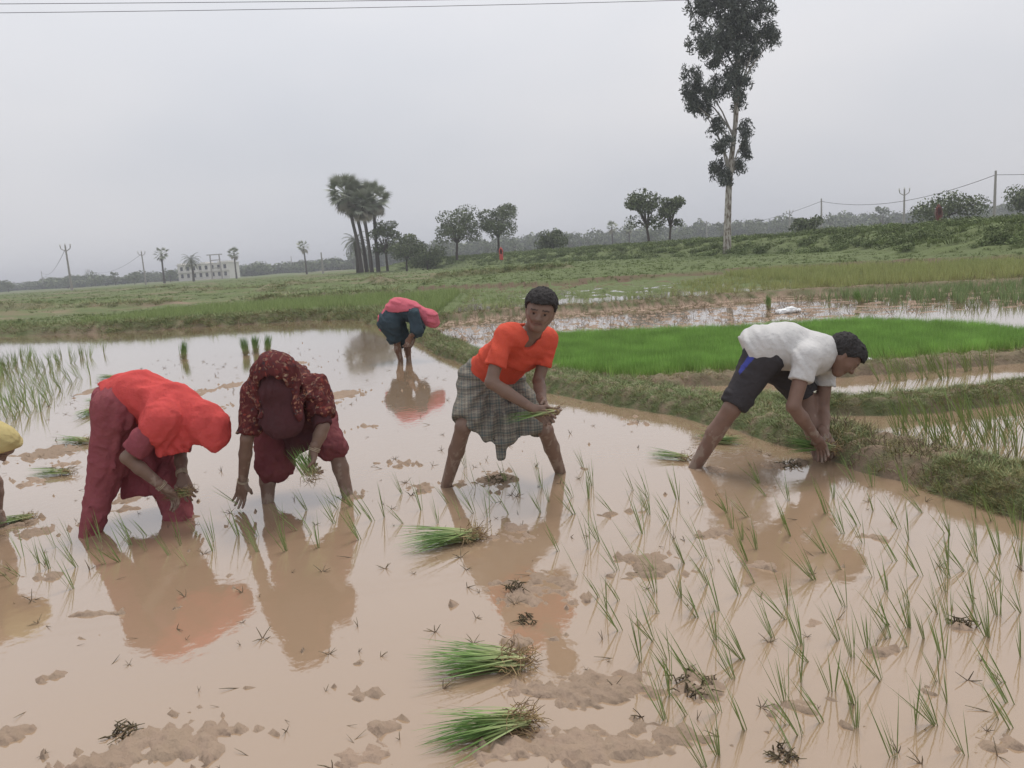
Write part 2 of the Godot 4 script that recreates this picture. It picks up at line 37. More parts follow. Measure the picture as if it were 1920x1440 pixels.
func _ready() -> void:
	# camera
	var cam := Camera3D.new()
	cam.name = "camera"
	cam.position = Vector3(0, 1.5, 0)
	cam.rotation_degrees = Vector3(-9.5, 0, -3.78)
	cam.fov = 52.81
	cam.near = 0.05
	cam.far = 4000.0
	add_child(cam)
	cam.current = true
	# sky, air and exposure
	var env := Environment.new()
	env.background_mode = Environment.BG_SKY
	env.tonemap_mode = Environment.TONE_MAPPER_LINEAR
	env.tonemap_exposure = 1.31
	env.ssao_enabled = true
	env.ssil_enabled = true
	env.sdfgi_enabled = true
	env.fog_enabled = true
	env.fog_density = 0.0011
	env.fog_light_color = Color(0.86, 0.87, 0.9)
	var sky := Sky.new()
	var pano := PanoramaSkyMaterial.new()
	pano.panorama = overcast()
	sky.sky_material = pano
	env.sky = sky
	var we := WorldEnvironment.new()
	we.environment = env
	add_child(we)
	# the sun behind the cloud, high and a little beyond the workers
	var sun := DirectionalLight3D.new()
	sun.name = "sun"
	sun.light_energy = 0.5
	sun.light_color = Color(1.0, 0.97, 0.93)
	sun.light_angular_distance = 20.0
	sun.shadow_enabled = true
	sun.look_at_from_position(Vector3(0, 0, 0), Vector3(-0.12, -0.9, 0.42), Vector3(0, 0, -1))
	add_child(sun)

	rng.seed = 20240
	for n in [nz, nf, ncl]:
		n.noise_type = FastNoiseLite.TYPE_SIMPLEX_SMOOTH
		n.fractal_type = FastNoiseLite.FRACTAL_FBM
	nz.seed = 7; nz.frequency = 1.0; nz.fractal_octaves = 3
	nf.seed = 21; nf.frequency = 1.0; nf.fractal_octaves = 4
	ncl.seed = 3; ncl.frequency = 1.0; ncl.fractal_octaves = 2
	make_materials()
	ground()
	water()
	far_land()
	plants()
	workers()
	small_things()

func overcast() -> ImageTexture:
	var n := FastNoiseLite.new()
	n.seed = 11; n.frequency = 1.3; n.fractal_octaves = 4
	var w := 768
	var h := 384
	var im := Image.create(w, h, false, Image.FORMAT_RGBF)
	for y in h:
		var el := (0.5 - (y + 0.5) / h) * PI
		for x in w:
			var a := (x + 0.5) / w * TAU
			var d := Vector3(cos(a) * cos(el), sin(el), sin(a) * cos(el))
			var s := n.get_noise_3d(d.x, d.y * 2.6, d.z)
			var v := 0.505 + 0.16 * smoothstep(0.0, 0.42, el) + 0.06 * s
			var warm := clampf(s * 1.4 + 0.1, -1.0, 1.0)
			im.set_pixel(x, y, Color(v * (0.985 + 0.02 * warm), v, v * (1.055 - 0.025 * warm)))
	return ImageTexture.create_from_image(im)

# ---------------------------------------------------------------- helpers
func numbered(called: String) -> String:
	var k: int = used.get(called, 0)
	used[called] = k + 1
	return called if k == 0 else "%s_%03d" % [called, k]

func tag(o: Node, label: String, category: String, group := "", kind := "") -> void:
	if label: o.set_meta("label", label)
	if category: o.set_meta("category", category)
	if group: o.set_meta("group", group)
	if kind: o.set_meta("kind", kind)

func thing(called: String, at: Vector3, label: String, category: String, group := "") -> Node3D:
	var o := Node3D.new()
	o.name = numbered(called)
	add_child(o)
	o.position = at
	tag(o, label, category, group)
	return o

func piece(parent: Node, called: String, mesh: Mesh, mat: Material) -> MeshInstance3D:
	var o := MeshInstance3D.new()
	o.name = numbered(called) if parent == self else called
	o.mesh = mesh
	o.material_override = mat
	o.cast_shadow = GeometryInstance3D.SHADOW_CASTING_SETTING_ON
	parent.add_child(o, true)
	return o

func many(called: String, mesh: Mesh, mat: Material, list: Array, colors: Array, label: String, category: String) -> void:
	var mm := MultiMesh.new()
	mm.transform_format = MultiMesh.TRANSFORM_3D
	mm.use_colors = true
	mm.mesh = mesh
	mm.instance_count = list.size()
	for i in list.size():
		mm.set_instance_transform(i, list[i])
		mm.set_instance_color(i, colors[i])
	var o := MultiMeshInstance3D.new()
	o.name = numbered(called)
	o.multimesh = mm
	o.material_override = mat
	add_child(o)
	tag(o, label, category, "", "stuff")

func lin(c: Color) -> Color:
	return c.linear_to_srgb()

func mat(c: Color, rough: float, spec := 0.5, vcol := true) -> StandardMaterial3D:
	var m := StandardMaterial3D.new()
	m.albedo_color = lin(c)
	m.roughness = rough
	m.metallic_specular = spec
	m.vertex_color_use_as_albedo = vcol
	m.cull_mode = BaseMaterial3D.CULL_DISABLED
	return m

func noise_tex(seed_: int, freq: float, oct: int, as_normal: bool, strength := 4.0, size := 512) -> NoiseTexture2D:
	var t := NoiseTexture2D.new()
	var n := FastNoiseLite.new()
	n.seed = seed_
	n.noise_type = FastNoiseLite.TYPE_SIMPLEX_SMOOTH
	n.frequency = freq
	n.fractal_octaves = oct
	t.noise = n
	t.width = size
	t.height = size
	t.seamless = true
	t.as_normal_map = as_normal
	t.bump_strength = strength
	return t

func triplanar(m: StandardMaterial3D, per_metre: float, world := true) -> void:
	m.uv1_triplanar = true
	m.uv1_world_triplanar = world
	m.uv1_scale = Vector3.ONE * per_metre

func make_materials() -> void:
	var w := mat(Color(0.328, 0.231, 0.152), 0.02, 1.0, false)
	w.normal_enabled = true
	w.normal_texture = noise_tex(5, 0.016, 4, true, 6.0, 1024)
	w.normal_scale = 0.07
	triplanar(w, 0.55)
	w.clearcoat_enabled = true
	w.clearcoat = 0.7
	w.clearcoat_roughness = 0.03
	M.water = w
	var g := mat(Color.WHITE, 0.8, 0.2)
	g.normal_enabled = true
	g.normal_texture = noise_tex(9, 0.02, 5, true, 8.0, 512)
	g.normal_scale = 1.3
	triplanar(g, 2.3)
	M.ground = g
	M.leaf = mat(Color.WHITE, 0.55, 0.4)
	M.leaf.backlight = Color(0.5, 0.5, 0.5)
	M.foliage = mat(Color.WHITE, 0.75, 0.25)
	M.foliage.backlight = Color(0.4, 0.4, 0.4)
	M.bark = mat(Color.WHITE, 0.9, 0.2)
	M.root = mat(Color.WHITE, 0.8, 0.3)
	M.skin = mat(Color.WHITE, 0.55, 0.45)
	M.hair = mat(Color(0.045, 0.042, 0.042), 0.75, 0.2, false)
	M.hair.normal_enabled = true
	M.hair.normal_texture = noise_tex(31, 0.05, 3, true, 8.0, 256)
	triplanar(M.hair, 7.0, false)
	var weave := noise_tex(14, 0.012, 5, true, 14.0, 512)
	weave.noise.fractal_type = FastNoiseLite.FRACTAL_RIDGED
	weave.noise.fractal_gain = 0.55
	var cloth := func(c: Color) -> StandardMaterial3D:
		var m := mat(c, 0.92, 0.2)
		m.normal_enabled = true
		m.normal_texture = weave
		m.normal_scale = 0.5
		triplanar(m, 2.2, false)
		return m
	M.cloth = cloth.call(Color.WHITE)
	M.shawl = cloth.call(Color.WHITE)
	M.shawl.albedo_texture = shawl_print()
	M.plaid = cloth.call(Color.WHITE)
	M.plaid.albedo_texture = plaid_print()
	M.plaid.uv1_scale = Vector3.ONE * 4.2
	M.concrete = mat(Color(0.33, 0.31, 0.29), 0.9, 0.2, false)
	M.wire = mat(Color(0.05, 0.05, 0.055), 0.7, 0.3, false)
	M.wall = mat(Color(0.68, 0.66, 0.62), 0.9, 0.2, false)
	M.dark = mat(Color(0.04, 0.045, 0.05), 0.5, 0.4, false)
	M.plastic = mat(Color(0.72, 0.73, 0.74), 0.45, 0.5, false)
	M.bangle = mat(Color(0.4, 0.33, 0.24), 0.4, 0.5, false)

func shawl_print() -> ImageTexture:
	var r := RandomNumberGenerator.new()
	r.seed = 91
	var im := Image.create(256, 256, false, Image.FORMAT_RGB8)
	im.fill(Color(0.36, 0.19, 0.19))
	var inks := [Color(0.64, 0.47, 0.38), Color(0.55, 0.26, 0.23), Color(0.24, 0.14, 0.15), Color(0.62, 0.54, 0.46), Color(0.26, 0.25, 0.27)]
	for k in 330:
		var cx := r.randi_range(0, 255)
		var cy := r.randi_range(0, 255)
		var a := r.randf() * TAU
		var lx := r.randf_range(3.0, 9.0)
		var ly := r.randf_range(1.5, 4.0)
		var ink: Color = inks[r.randi() % inks.size()]
		for dy in range(-10, 11):
			for dx in range(-10, 11):
				var p := Vector2(dx, dy).rotated(a)
				var q := p.x * p.x / (lx * lx) + p.y * p.y / (ly * ly)
				if q < 1.0 and (q > 0.35 or k % 3 > 0):
					im.set_pixel((cx + dx + 256) % 256, (cy + dy + 256) % 256, ink)
	im.generate_mipmaps()
	return ImageTexture.create_from_image(im)

func plaid_print() -> ImageTexture:
	var im := Image.create(256, 256, false, Image.FORMAT_RGB8)
	for y in 256:
		for x in 256:
			var c := Color(0.5, 0.48, 0.44)
			for q in [x, y]:
				var t: int = q % 64
				if t < 9: c = c.lerp(Color(0.26, 0.32, 0.33), 0.5)
				elif t > 19 and t < 24: c = c.lerp(Color(0.28, 0.24, 0.24), 0.5)
				elif t > 36 and t < 40: c = c.lerp(Color(0.7, 0.68, 0.62), 0.6)
				elif t > 48 and t < 52: c = c.lerp(Color(0.22, 0.26, 0.3), 0.55)
			im.set_pixel(x, y, c)
	im.generate_mipmaps()
	return ImageTexture.create_from_image(im)

# ---------------------------------------------------------------- mesh collector
class Bag:
	var v := PackedVector3Array()
	var n := PackedVector3Array()
	var c := PackedColorArray()
	var i := PackedInt32Array()
	func mesh() -> ArrayMesh:
		var a := []
		a.resize(Mesh.ARRAY_MAX)
		a[Mesh.ARRAY_VERTEX] = v
		a[Mesh.ARRAY_NORMAL] = n
		a[Mesh.ARRAY_COLOR] = c
		a[Mesh.ARRAY_INDEX] = i
		var m := ArrayMesh.new()
		m.add_surface_from_arrays(Mesh.PRIMITIVE_TRIANGLES, a)
		return m
	func add(o: Bag) -> void:
		var b := v.size()
		v.append_array(o.v); n.append_array(o.n); c.append_array(o.c)
		for k in o.i: i.append(k + b)
	func quad(p: Vector3, q: Vector3, r: Vector3, s: Vector3, col: Color) -> void:
		var b := v.size()
		var nn := (r - p).cross(q - p).normalized()
		for x in [p, q, r, s]:
			v.append(x); n.append(nn); c.append(col)
		i.append_array(PackedInt32Array([b, b + 1, b + 2, b, b + 2, b + 3]))
	func box(lo: Vector3, hi: Vector3, col: Color) -> void:
		var p := func(x: int, y: int, z: int) -> Vector3: return Vector3(hi.x if x else lo.x, hi.y if y else lo.y, hi.z if z else lo.z)
		quad(p.call(0,0,1), p.call(0,1,1), p.call(1,1,1), p.call(1,0,1), col)
		quad(p.call(1,0,0), p.call(1,1,0), p.call(0,1,0), p.call(0,0,0), col)
		quad(p.call(0,0,0), p.call(0,1,0), p.call(0,1,1), p.call(0,0,1), col)
		quad(p.call(1,0,1), p.call(1,1,1), p.call(1,1,0), p.call(1,0,0), col)
		quad(p.call(0,1,1), p.call(0,1,0), p.call(1,1,0), p.call(1,1,1), col)
		quad(p.call(0,0,0), p.call(0,0,1), p.call(1,0,1), p.call(1,0,0), col)
	func tube(pts: Array, radii: Array, sides: int, c0: Color, c1: Color) -> void:
		var b := v.size()
		var m := pts.size()
		var ref := Vector3(0.31, 0.2, 0.93).normalized()
		for k in m:
			var t: Vector3 = (pts[mini(k + 1, m - 1)] - pts[maxi(k - 1, 0)]).normalized()
			if absf(t.dot(ref)) > 0.95: ref = Vector3(0.9, 0.1, -0.3).normalized()
			var e := t.cross(ref).normalized()
			var g := t.cross(e)
			for s in sides:
				var an := TAU * s / sides
				var d := e * cos(an) + g * sin(an)
				v.append(pts[k] + d * radii[k]); n.append(d); c.append(c0.lerp(c1, float(k) / maxf(m - 1, 1)))
		for k in m - 1:
			for s in sides:
				var p := b + k * sides + s
				var q := b + k * sides + (s + 1) % sides
				i.append_array(PackedInt32Array([p, q + sides, q, p, p + sides, q + sides]))
		for e in [0, m - 1]:
			var ce := v.size()
			v.append(pts[e]); n.append((pts[e] - pts[1 if e == 0 else m - 2]).normalized()); c.append(c0 if e == 0 else c1)
			for s in sides:
				var p: int = b + e * sides + s
				var q: int = b + e * sides + (s + 1) % sides
				i.append_array(PackedInt32Array([ce, p, q] if e == 0 else [ce, q, p]))
	# a grass or rice blade: a ribbon that tapers to its tip and droops
	func blade(base: Vector3, dir: Vector3, length: float, width: float, droop: float, c0: Color, c1: Color, segs: int, side: Vector3) -> void:
		var b := v.size()
		var p := base
		var d := dir
		var st := length / segs
		for k in segs + 1:
			var t := float(k) / segs
			var wd := width * (0.65 + 0.7 * t if t < 0.35 else (1.0 - t) / 0.65 * 0.9 + 0.02)
			var nn := d.cross(side).normalized()
			var col := c0.lerp(c1, minf(t * 1.6, 1.0))
			v.append(p - side * wd * 0.5); n.append(nn); c.append(col)
			v.append(p + side * wd * 0.5); n.append(nn); c.append(col)
			p += d * st
			d = (d + Vector3(0, -droop / segs, 0)).normalized()
		for k in segs:
			var a := b + k * 2
			i.append_array(PackedInt32Array([a, a + 1, a + 3, a, a + 3, a + 2]))

# ---------------------------------------------------------------- smooth solids (bodies, clothes, bags)
class Field:
	var o: Vector3
	var c: float
	var nx: int
	var ny: int
	var nzz: int
	var f := PackedFloat32Array()
	var lo_x := PackedInt32Array()     # first and last grid point written in each row
	var hi_x := PackedInt32Array()
	func _init(points: Array, margin: float, cell: float) -> void:
		var lo: Vector3 = points[0]
		var hi: Vector3 = points[0]
		for p in points:
			lo = lo.min(p); hi = hi.max(p)
		lo -= Vector3.ONE * margin
		hi += Vector3.ONE * margin
		c = cell
		o = lo
		nx = int((hi.x - lo.x) / c) + 2
		ny = int((hi.y - lo.y) / c) + 2
		nzz = int((hi.z - lo.z) / c) + 2
		f.resize(nx * ny * nzz)
		f.fill(1000.0)
		lo_x.resize(ny * nzz)
		lo_x.fill(1 << 30)
		hi_x.resize(ny * nzz)
		hi_x.fill(-1)
	# round cone from a to b, joined with a soft blend k; n, s: flattened s times along n; cut: flat end at a (1), at b (2) or both (3); hollow: taken away instead
	func cone(a: Vector3, b: Vector3, ra: float, rb: float, k := 0.03, n := Vector3.ZERO, s := 1.0, cut := 0, hollow := false) -> void:
		var pad := maxf(k, 2.3 * c)
		var R := maxf(ra, rb) + pad
		var ba := b - a
		var bs := ba + n * (ba.dot(n) * (s - 1.0))
		var bb := maxf(bs.dot(bs), 1e-9)
		var ax := ba.normalized()
		var bl := ba.length()
		var flat := s != 1.0
		for kz in range(clampi(int((minf(a.z, b.z) - R - o.z) / c), 1, nzz - 2), clampi(int((maxf(a.z, b.z) + R - o.z) / c) + 1, 1, nzz - 2) + 1):
			var pz := o.z + kz * c
			var t0 := 0.0
			var t1 := 1.0
			if absf(ba.z) > 1e-5:
				var u0 := (pz - R - a.z) / ba.z
				var u1 := (pz + R - a.z) / ba.z
				t0 = maxf(minf(u0, u1), 0.0)
				t1 = minf(maxf(u0, u1), 1.0)
				if t0 > t1: continue
			var ya := a.y + ba.y * t0
			var yb := a.y + ba.y * t1
			for ky in range(clampi(int((minf(ya, yb) - R - o.y) / c), 1, ny - 2), clampi(int((maxf(ya, yb) + R - o.y) / c) + 1, 1, ny - 2) + 1):
				var py := o.y + ky * c
				var w0 := t0
				var w1 := t1
				if absf(ba.y) > 1e-5:
					var u0 := (py - R - a.y) / ba.y
					var u1 := (py + R - a.y) / ba.y
					w0 = maxf(minf(u0, u1), t0)
					w1 = minf(maxf(u0, u1), t1)
					if w0 > w1: continue
				var xa := a.x + ba.x * w0
				var xb := a.x + ba.x * w1
				var x0 := clampi(int((minf(xa, xb) - R - o.x) / c), 1, nx - 2)
				var x1 := clampi(int((maxf(xa, xb) + R - o.x) / c) + 1, 1, nx - 2)
				var row := kz * ny + ky
				if x0 < lo_x[row]: lo_x[row] = x0
				if x1 > hi_x[row]: hi_x[row] = x1
				var id := row * nx + x0
				for kx in range(x0, x1 + 1):
					var q := Vector3(o.x + kx * c - a.x, py - a.y, pz - a.z)
					var al := q.dot(ax)
					if flat: q += n * (q.dot(n) * (s - 1.0))
					var h := clampf(q.dot(bs) / bb, 0.0, 1.0)
					var d := (q - bs * h).length() - (ra + (rb - ra) * h)
					if cut:
						if cut & 1: d = maxf(d, -al)
						if cut & 2: d = maxf(d, al - bl)
					if d < pad:
						var g := f[id]
						if hollow:
							if -d > g: f[id] = -d
						else:
							var e := maxf(k - absf(g - d), 0.0) / k
							f[id] = minf(g, d) - e * e * k * 0.25
					id += 1
	# a hanging sheet: triangle of thickness th
	func sheet(a: Vector3, b: Vector3, d3: Vector3, th: float, k := 0.02, wave := 0.0, waves := 6.0) -> void:
		var pad := maxf(k, 2.3 * c) + wave
		var lo := a.min(b).min(d3) - Vector3.ONE * (th + pad)
		var hi := a.max(b).max(d3) + Vector3.ONE * (th + pad)
		var e0 := b - a
		var e1 := d3 - b
		var e2 := a - d3
		var nn := e0.cross(a - d3).normalized()
		var c0 := e0.cross(nn)
		var c1 := e1.cross(nn)
		var c2 := e2.cross(nn)
		var sgn := 1.0 if c0.dot(d3 - a) > 0.0 else -1.0
		var along := e0.normalized()
		var el := e0.length()
		for kz in range(clampi(int((lo.z - o.z) / c), 1, nzz - 2), clampi(int((hi.z - o.z) / c) + 1, 1, nzz - 2) + 1):
			for ky in range(clampi(int((lo.y - o.y) / c), 1, ny - 2), clampi(int((hi.y - o.y) / c) + 1, 1, ny - 2) + 1):
				var xl := lo.x
				var xh := hi.x
				if absf(nn.x) > 0.05:
					# the row meets the sheet's slab only in this stretch
					var rest := (o.y + ky * c - a.y) * nn.y + (o.z + kz * c - a.z) * nn.z
					var m0 := a.x + (-rest) / nn.x
					var half := (th + pad) / absf(nn.x)
					xl = maxf(xl, m0 - half)
					xh = minf(xh, m0 + half)
				elif absf((o.y + ky * c - a.y) * nn.y + (o.z + kz * c - a.z) * nn.z) > th + pad + 0.05 * (hi.x - lo.x): continue
				if xl > xh: continue
				var x0 := clampi(int((xl - o.x) / c), 1, nx - 2)
				var x1 := clampi(int((xh - o.x) / c) + 1, 1, nx - 2)
				var row := kz * ny + ky
				if x0 < lo_x[row]: lo_x[row] = x0
				if x1 > hi_x[row]: hi_x[row] = x1
				var id := row * nx + x0
				for kx in range(x0, x1 + 1):
					var p := Vector3(o.x + kx * c, o.y + ky * c, o.z + kz * c)
					var pa := p - a
					var hgt := pa.dot(nn)
					if absf(hgt) < th + pad:
						if wave > 0.0:
							var w := wave * sin(pa.dot(along) / el * waves * TAU + pa.length() * 5.0)
							p += nn * w
							pa = p - a
							hgt += w
						var pb := p - b
						var pc := p - d3
						var d := 0.0
						if sgn * c0.dot(pa) >= 0.0 and sgn * c1.dot(pb) >= 0.0 and sgn * c2.dot(pc) >= 0.0:
							d = absf(hgt)
						else:
							d = minf((pa - e0 * clampf(pa.dot(e0) / e0.dot(e0), 0.0, 1.0)).length(), minf((pb - e1 * clampf(pb.dot(e1) / e1.dot(e1), 0.0, 1.0)).length(), (pc - e2 * clampf(pc.dot(e2) / e2.dot(e2), 0.0, 1.0)).length()))
						d -= th
						if d < maxf(k, 2.3 * c):
							var g := f[id]
							var e := maxf(k - absf(g - d), 0.0) / k
							f[id] = minf(g, d) - e * e * k * 0.25
					id += 1
	# g(p, d) -> d for every grid point near the surface
	func bend(g: Callable, reach := 2.5) -> void:
		var r := reach * c
		for kz in nzz:
			for ky in ny:
				var row := kz * ny + ky
				var id := row * nx + lo_x[row]
				for kx in range(lo_x[row], hi_x[row] + 1):
					var d := f[id]
					if d < r and d > -r:
						f[id] = g.call(Vector3(o.x + kx * c, o.y + ky * c, o.z + kz * c), d)
					id += 1
	func clip(p0: Vector3, n: Vector3) -> void:
		for kz in nzz:
			for ky in ny:
				var row := kz * ny + ky
				var id := row * nx + lo_x[row]
				var part := (o.y + ky * c - p0.y) * n.y + (o.z + kz * c - p0.z) * n.z
				for kx in range(lo_x[row], hi_x[row] + 1):
					if f[id] < 1.0:
						f[id] = maxf(f[id], (o.x + kx * c - p0.x) * n.x + part)
					id += 1
	func skin(at: Vector3, color: Callable) -> Bag:
		var out := Bag.new()
		var vid := PackedInt32Array()
		vid.resize(f.size())
		vid.fill(-1)
		var sx := 1
		var sy := nx
		var sz := nx * ny
		var corner := PackedInt32Array([0, sx, sy, sx + sy, sz, sx + sz, sy + sz, sx + sy + sz])
		var ea := PackedInt32Array([0, 2, 4, 6, 0, 1, 4, 5, 0, 1, 2, 3])
		var eb := PackedInt32Array([1, 3, 5, 7, 2, 3, 6, 7, 4, 5, 6, 7])
		var steps := [[sx, sy, sz], [sy, sz, sx], [sz, sx, sy]]
		var quads := PackedInt32Array()
		for row in ny * nzz:
			for id in range(row * nx + lo_x[row], row * nx + hi_x[row] + 1):
				if f[id] >= 0.0: continue
				if f[id + sx] < 0.0 and f[id - sx] < 0.0 and f[id + sy] < 0.0 and f[id - sy] < 0.0 and f[id + sz] < 0.0 and f[id - sz] < 0.0: continue
				for a in 3:
					var st: int = steps[a][0]
					var s1: int = steps[a][1]
					var s2: int = steps[a][2]
					if f[id + st] >= 0.0:
						quads.append_array(PackedInt32Array([id, id - s1, id - s1 - s2, id - s2]))
					if f[id - st] >= 0.0:
						var b := id - st
						quads.append_array(PackedInt32Array([b, b - s2, b - s1 - s2, b - s1]))
		for cell in quads:
			if vid[cell] >= 0: continue
			var p := Vector3.ZERO
			var m := 0
			for e in 12:
				var ca := ea[e]
				var cb := eb[e]
				var fa := f[cell + corner[ca]]
				var fb := f[cell + corner[cb]]
				if (fa < 0.0) != (fb < 0.0):
					var t := fa / (fa - fb)
					p += Vector3((ca & 1) + t * ((cb & 1) - (ca & 1)), ((ca >> 1) & 1) + t * (((cb >> 1) & 1) - ((ca >> 1) & 1)), (ca >> 2) + t * ((cb >> 2) - (ca >> 2)))
					m += 1
			var kz := cell / sz
			var ky := (cell - kz * sz) / nx
			var kx := cell - kz * sz - ky * nx
			vid[cell] = out.v.size()
			var wp := o + (Vector3(kx, ky, kz) + p / maxf(m, 1)) * c
			out.v.append(wp - at)
			out.c.append(color.call(wp))
		out.n.resize(out.v.size())
		for k in range(0, quads.size(), 4):
			var a := vid[quads[k]]
			var b := vid[quads[k + 1]]
			var e := vid[quads[k + 2]]
			var g := vid[quads[k + 3]]
			var fn := (out.v[a] - out.v[e]).cross(out.v[b] - out.v[g])
			out.n[a] += fn; out.n[b] += fn; out.n[e] += fn; out.n[g] += fn
			out.i.append_array(PackedInt32Array([a, e, b, a, g, e]))
		for k in out.n.size():
			out.n[k] = out.n[k].normalized()
		return out

# ---------------------------------------------------------------- ground and water
var near_t := 0.0     # where along the polyline the last near() fell, and on which side
var side_of := 1.0

func near(line: PackedVector2Array, p: Vector2) -> float:
	var best := 1e9
	for k in line.size() - 1:
		var a := line[k]
		var d := line[k + 1] - a
		var q := p - a
		var t := clampf(q.dot(d) / d.length_squared(), 0.0, 1.0)
		var e := (q - d * t).length_squared()
		if e < best:
			best = e
			near_t = k + t
			side_of = signf(d.cross(q))
	return sqrt(best)

func ramp(a: float, b: float, x: float) -> float:
	var t := clampf((x - a) / (b - a), 0.0, 1.0)
	return t * t * (3.0 - 2.0 * t)

const WET_MUD := Color(0.335, 0.25, 0.19)
const DRY_EARTH := Color(0.225, 0.172, 0.125)
const TURF := Color(0.115, 0.14, 0.065)
const MEADOW := Color(0.14, 0.175, 0.075)

var tint := Color.WHITE

# height of the land at x, z; sets tint to the colour of what lies there
func height(x: float, z: float) -> float:
	var p := Vector2(x, z)
	var n1 := nz.get_noise_2d(x * 0.9, z * 0.9)
	var n2 := nf.get_noise_2d(x * 5.5, z * 5.5)
	var col := WET_MUD.lerp(DRY_EARTH, clampf(0.25 + 0.5 * n1, 0.0, 0.6))
	var h := -0.1
	if z > -16.0:
		var lift := 0.0
		if z > -13.0 and x > -6.0 and x < 4.0:
			for q in PATCHES:
				var dx: float = (x - q[0]) / q[2]
				if absf(dx) > 1.6: continue
				var dz: float = (z - q[1]) / q[3]
				if absf(dz) > 1.6: continue
				lift = maxf(lift, q[4] * (1.0 - ramp(0.1, 1.6, sqrt(dx * dx + dz * dz))))
		var n3 := nf.get_noise_2d(x * 19.0 + 40.0, z * 19.0)
		h = -0.05 + 0.068 * lift + 0.036 * n2 + 0.03 * n3 + 0.014 * n1
		# clods turned up by feet
		h += 0.16 * maxf(0.0, nz.get_noise_2d(x * 5.0 + 70.0, z * 5.0) - 0.34) * (0.5 + n3)
		if h > 0.0: h = 0.018 * (1.0 - exp(-h * 1.6 / 0.018)) * (0.75 + 0.9 * n3) + 0.024 * maxf(0.0, nf.get_noise_2d(x * 48.0, z * 48.0)) * minf(1.0, h * 90.0)
	# puddled field beyond the nursery
	if z < -12.5 and z > -21.0 and x > -2.2:
		var inside := ramp(-12.6, -13.8, z) * ramp(-2.2, -1.4, x)
		h = maxf(h, -0.1 + inside * (0.088 + 0.05 * n2 + 0.045 * nf.get_noise_2d(x * 2.2, z * 4.2)))
	# nursery bed
	if z < -7.5 and z > -15.0 and x > 0.0:
		if Geometry2D.is_point_in_polygon(p, NURSERY):
			h = maxf(h, 0.025 + 0.01 * n2)
			col = DRY_EARTH
	# banks between the plots
	var e := 0.0
	if z > -18.5:
		e = near(BUND1, p)
		var w := 0.5 if near_t > 4.0 else 0.4
		if near_t > 7.6: w = 0.4
		w += 0.12 * n1
		if e < w:
			var hh := -0.1 + (0.23 + 0.05 * n2) * (1.0 - ramp(0.35 * w, w, e))
			if hh > h:
				h = hh
				var bare := ramp(9.2, 10.2, near_t) * (1.0 - ramp(11.0, 11.6, near_t))
				col = TURF.lerp(DRY_EARTH, clampf(0.35 + 1.1 * n2 + 0.5 * bare, 0.0, 1.0))
		if x > 1.0 and z < -5.4:
			e = near(BUND2, p)
			w = 0.27 + 0.08 * n1
			if e < w:
				var hh := -0.1 + (0.22 + 0.05 * n2) * (1.0 - ramp(0.35 * w, w, e))
				if hh > h:
					h = hh
					col = TURF.lerp(DRY_EARTH, clampf(0.45 + 1.1 * n2 + 0.3 * ramp(2.5, 3.5, near_t), 0.0, 1.0))
			e = near(BUND3, p)
			w = 0.3 + 0.06 * n1
			if e < w:
				var hh := -0.1 + (0.2 + 0.07 * n2) * (1.0 - ramp(0.3 * w, w, e))
				if hh > h:
					h = hh
					col = DRY_EARTH.lerp(TURF, clampf(0.15 + 0.6 * n2, 0.0, 1.0))
	if z < -17.0 and z > -22.5:
		e = near(BUND4, p)
		var w := 0.6 + 0.2 * n1
		if e < w:
			var hh := -0.1 + (0.26 + 0.06 * n2) * (1.0 - ramp(0.2 * w, w, e))
			if hh > h:
				h = hh
				col = TURF.lerp(DRY_EARTH, clampf(0.6 + 1.3 * n2, 0.0, 1.0))
	if x < 0.0 and z < -17.0 and z > -32.0:
		e = near(BUND5, p)
		var behind := side_of < 0.0
		if behind and x < -1.5:
			var hh := 0.04 + 0.03 * n1
			if hh > h:
				h = hh
				col = TURF.lerp(MEADOW, 0.5 + 0.5 * n1)
		var w := 0.9 + 0.3 * n1
		if e < w:
			var hh := -0.1 + (0.34 + 0.07 * n2) * (1.0 - ramp(0.3 * w, w, e))
			if hh > h:
				h = hh
				col = DRY_EARTH.lerp(TURF, clampf(0.4 + 1.2 * n2, 0.0, 1.0))
	# land beyond the plots
	if z < -22.0:
		var b := near(BANK, p)
		var beyond := side_of * b
		var land := 0.0
		var open_pond := false
		if x < -4.4 and z > -34.0:
			near(BUND5, p)
			open_pond = side_of > 0.0
		if open_pond: pass
		elif x < -4.4:
			var strip := 1.0 - ramp(3.5, 5.5, absf(z + 39.0 + 0.25 * (x + 20.0) + 2.0 * n1)) * 1.0
			strip *= ramp(-13.0, -16.0, x)
			land = 0.1 - 0.11 * strip
			var t := nz.get_noise_2d(x * 0.03, z * 0.17)
			land += (0.16 * ramp(0.05, 0.2, t) + 0.12 * ramp(-0.25, -0.1, t)) * ramp(-33.0, -46.0, z) * (1.0 - strip)
			land += 0.05 * n1 * (1.0 - strip) + 0.03 * n2
			if land > h:
				h = land
				col = MEADOW.lerp(TURF, clampf(0.4 + 0.9 * n1, 0.0, 1.0)).lerp(DRY_EARTH.lerp(WET_MUD, 0.5), clampf(strip * (0.75 + n1), 0.0, 1.0))
				if absf(t - 0.12) < 0.045 or absf(t + 0.17) < 0.03: col = col.lerp(DRY_EARTH, 0.6)
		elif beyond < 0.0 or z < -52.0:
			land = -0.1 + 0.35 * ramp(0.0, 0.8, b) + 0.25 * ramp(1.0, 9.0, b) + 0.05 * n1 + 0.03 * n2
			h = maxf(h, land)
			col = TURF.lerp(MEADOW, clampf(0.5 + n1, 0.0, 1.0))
			if b < 0.7: col = Color(0.15, 0.11, 0.075)  # far bank's face: darker earth colour paints in its shade and grass
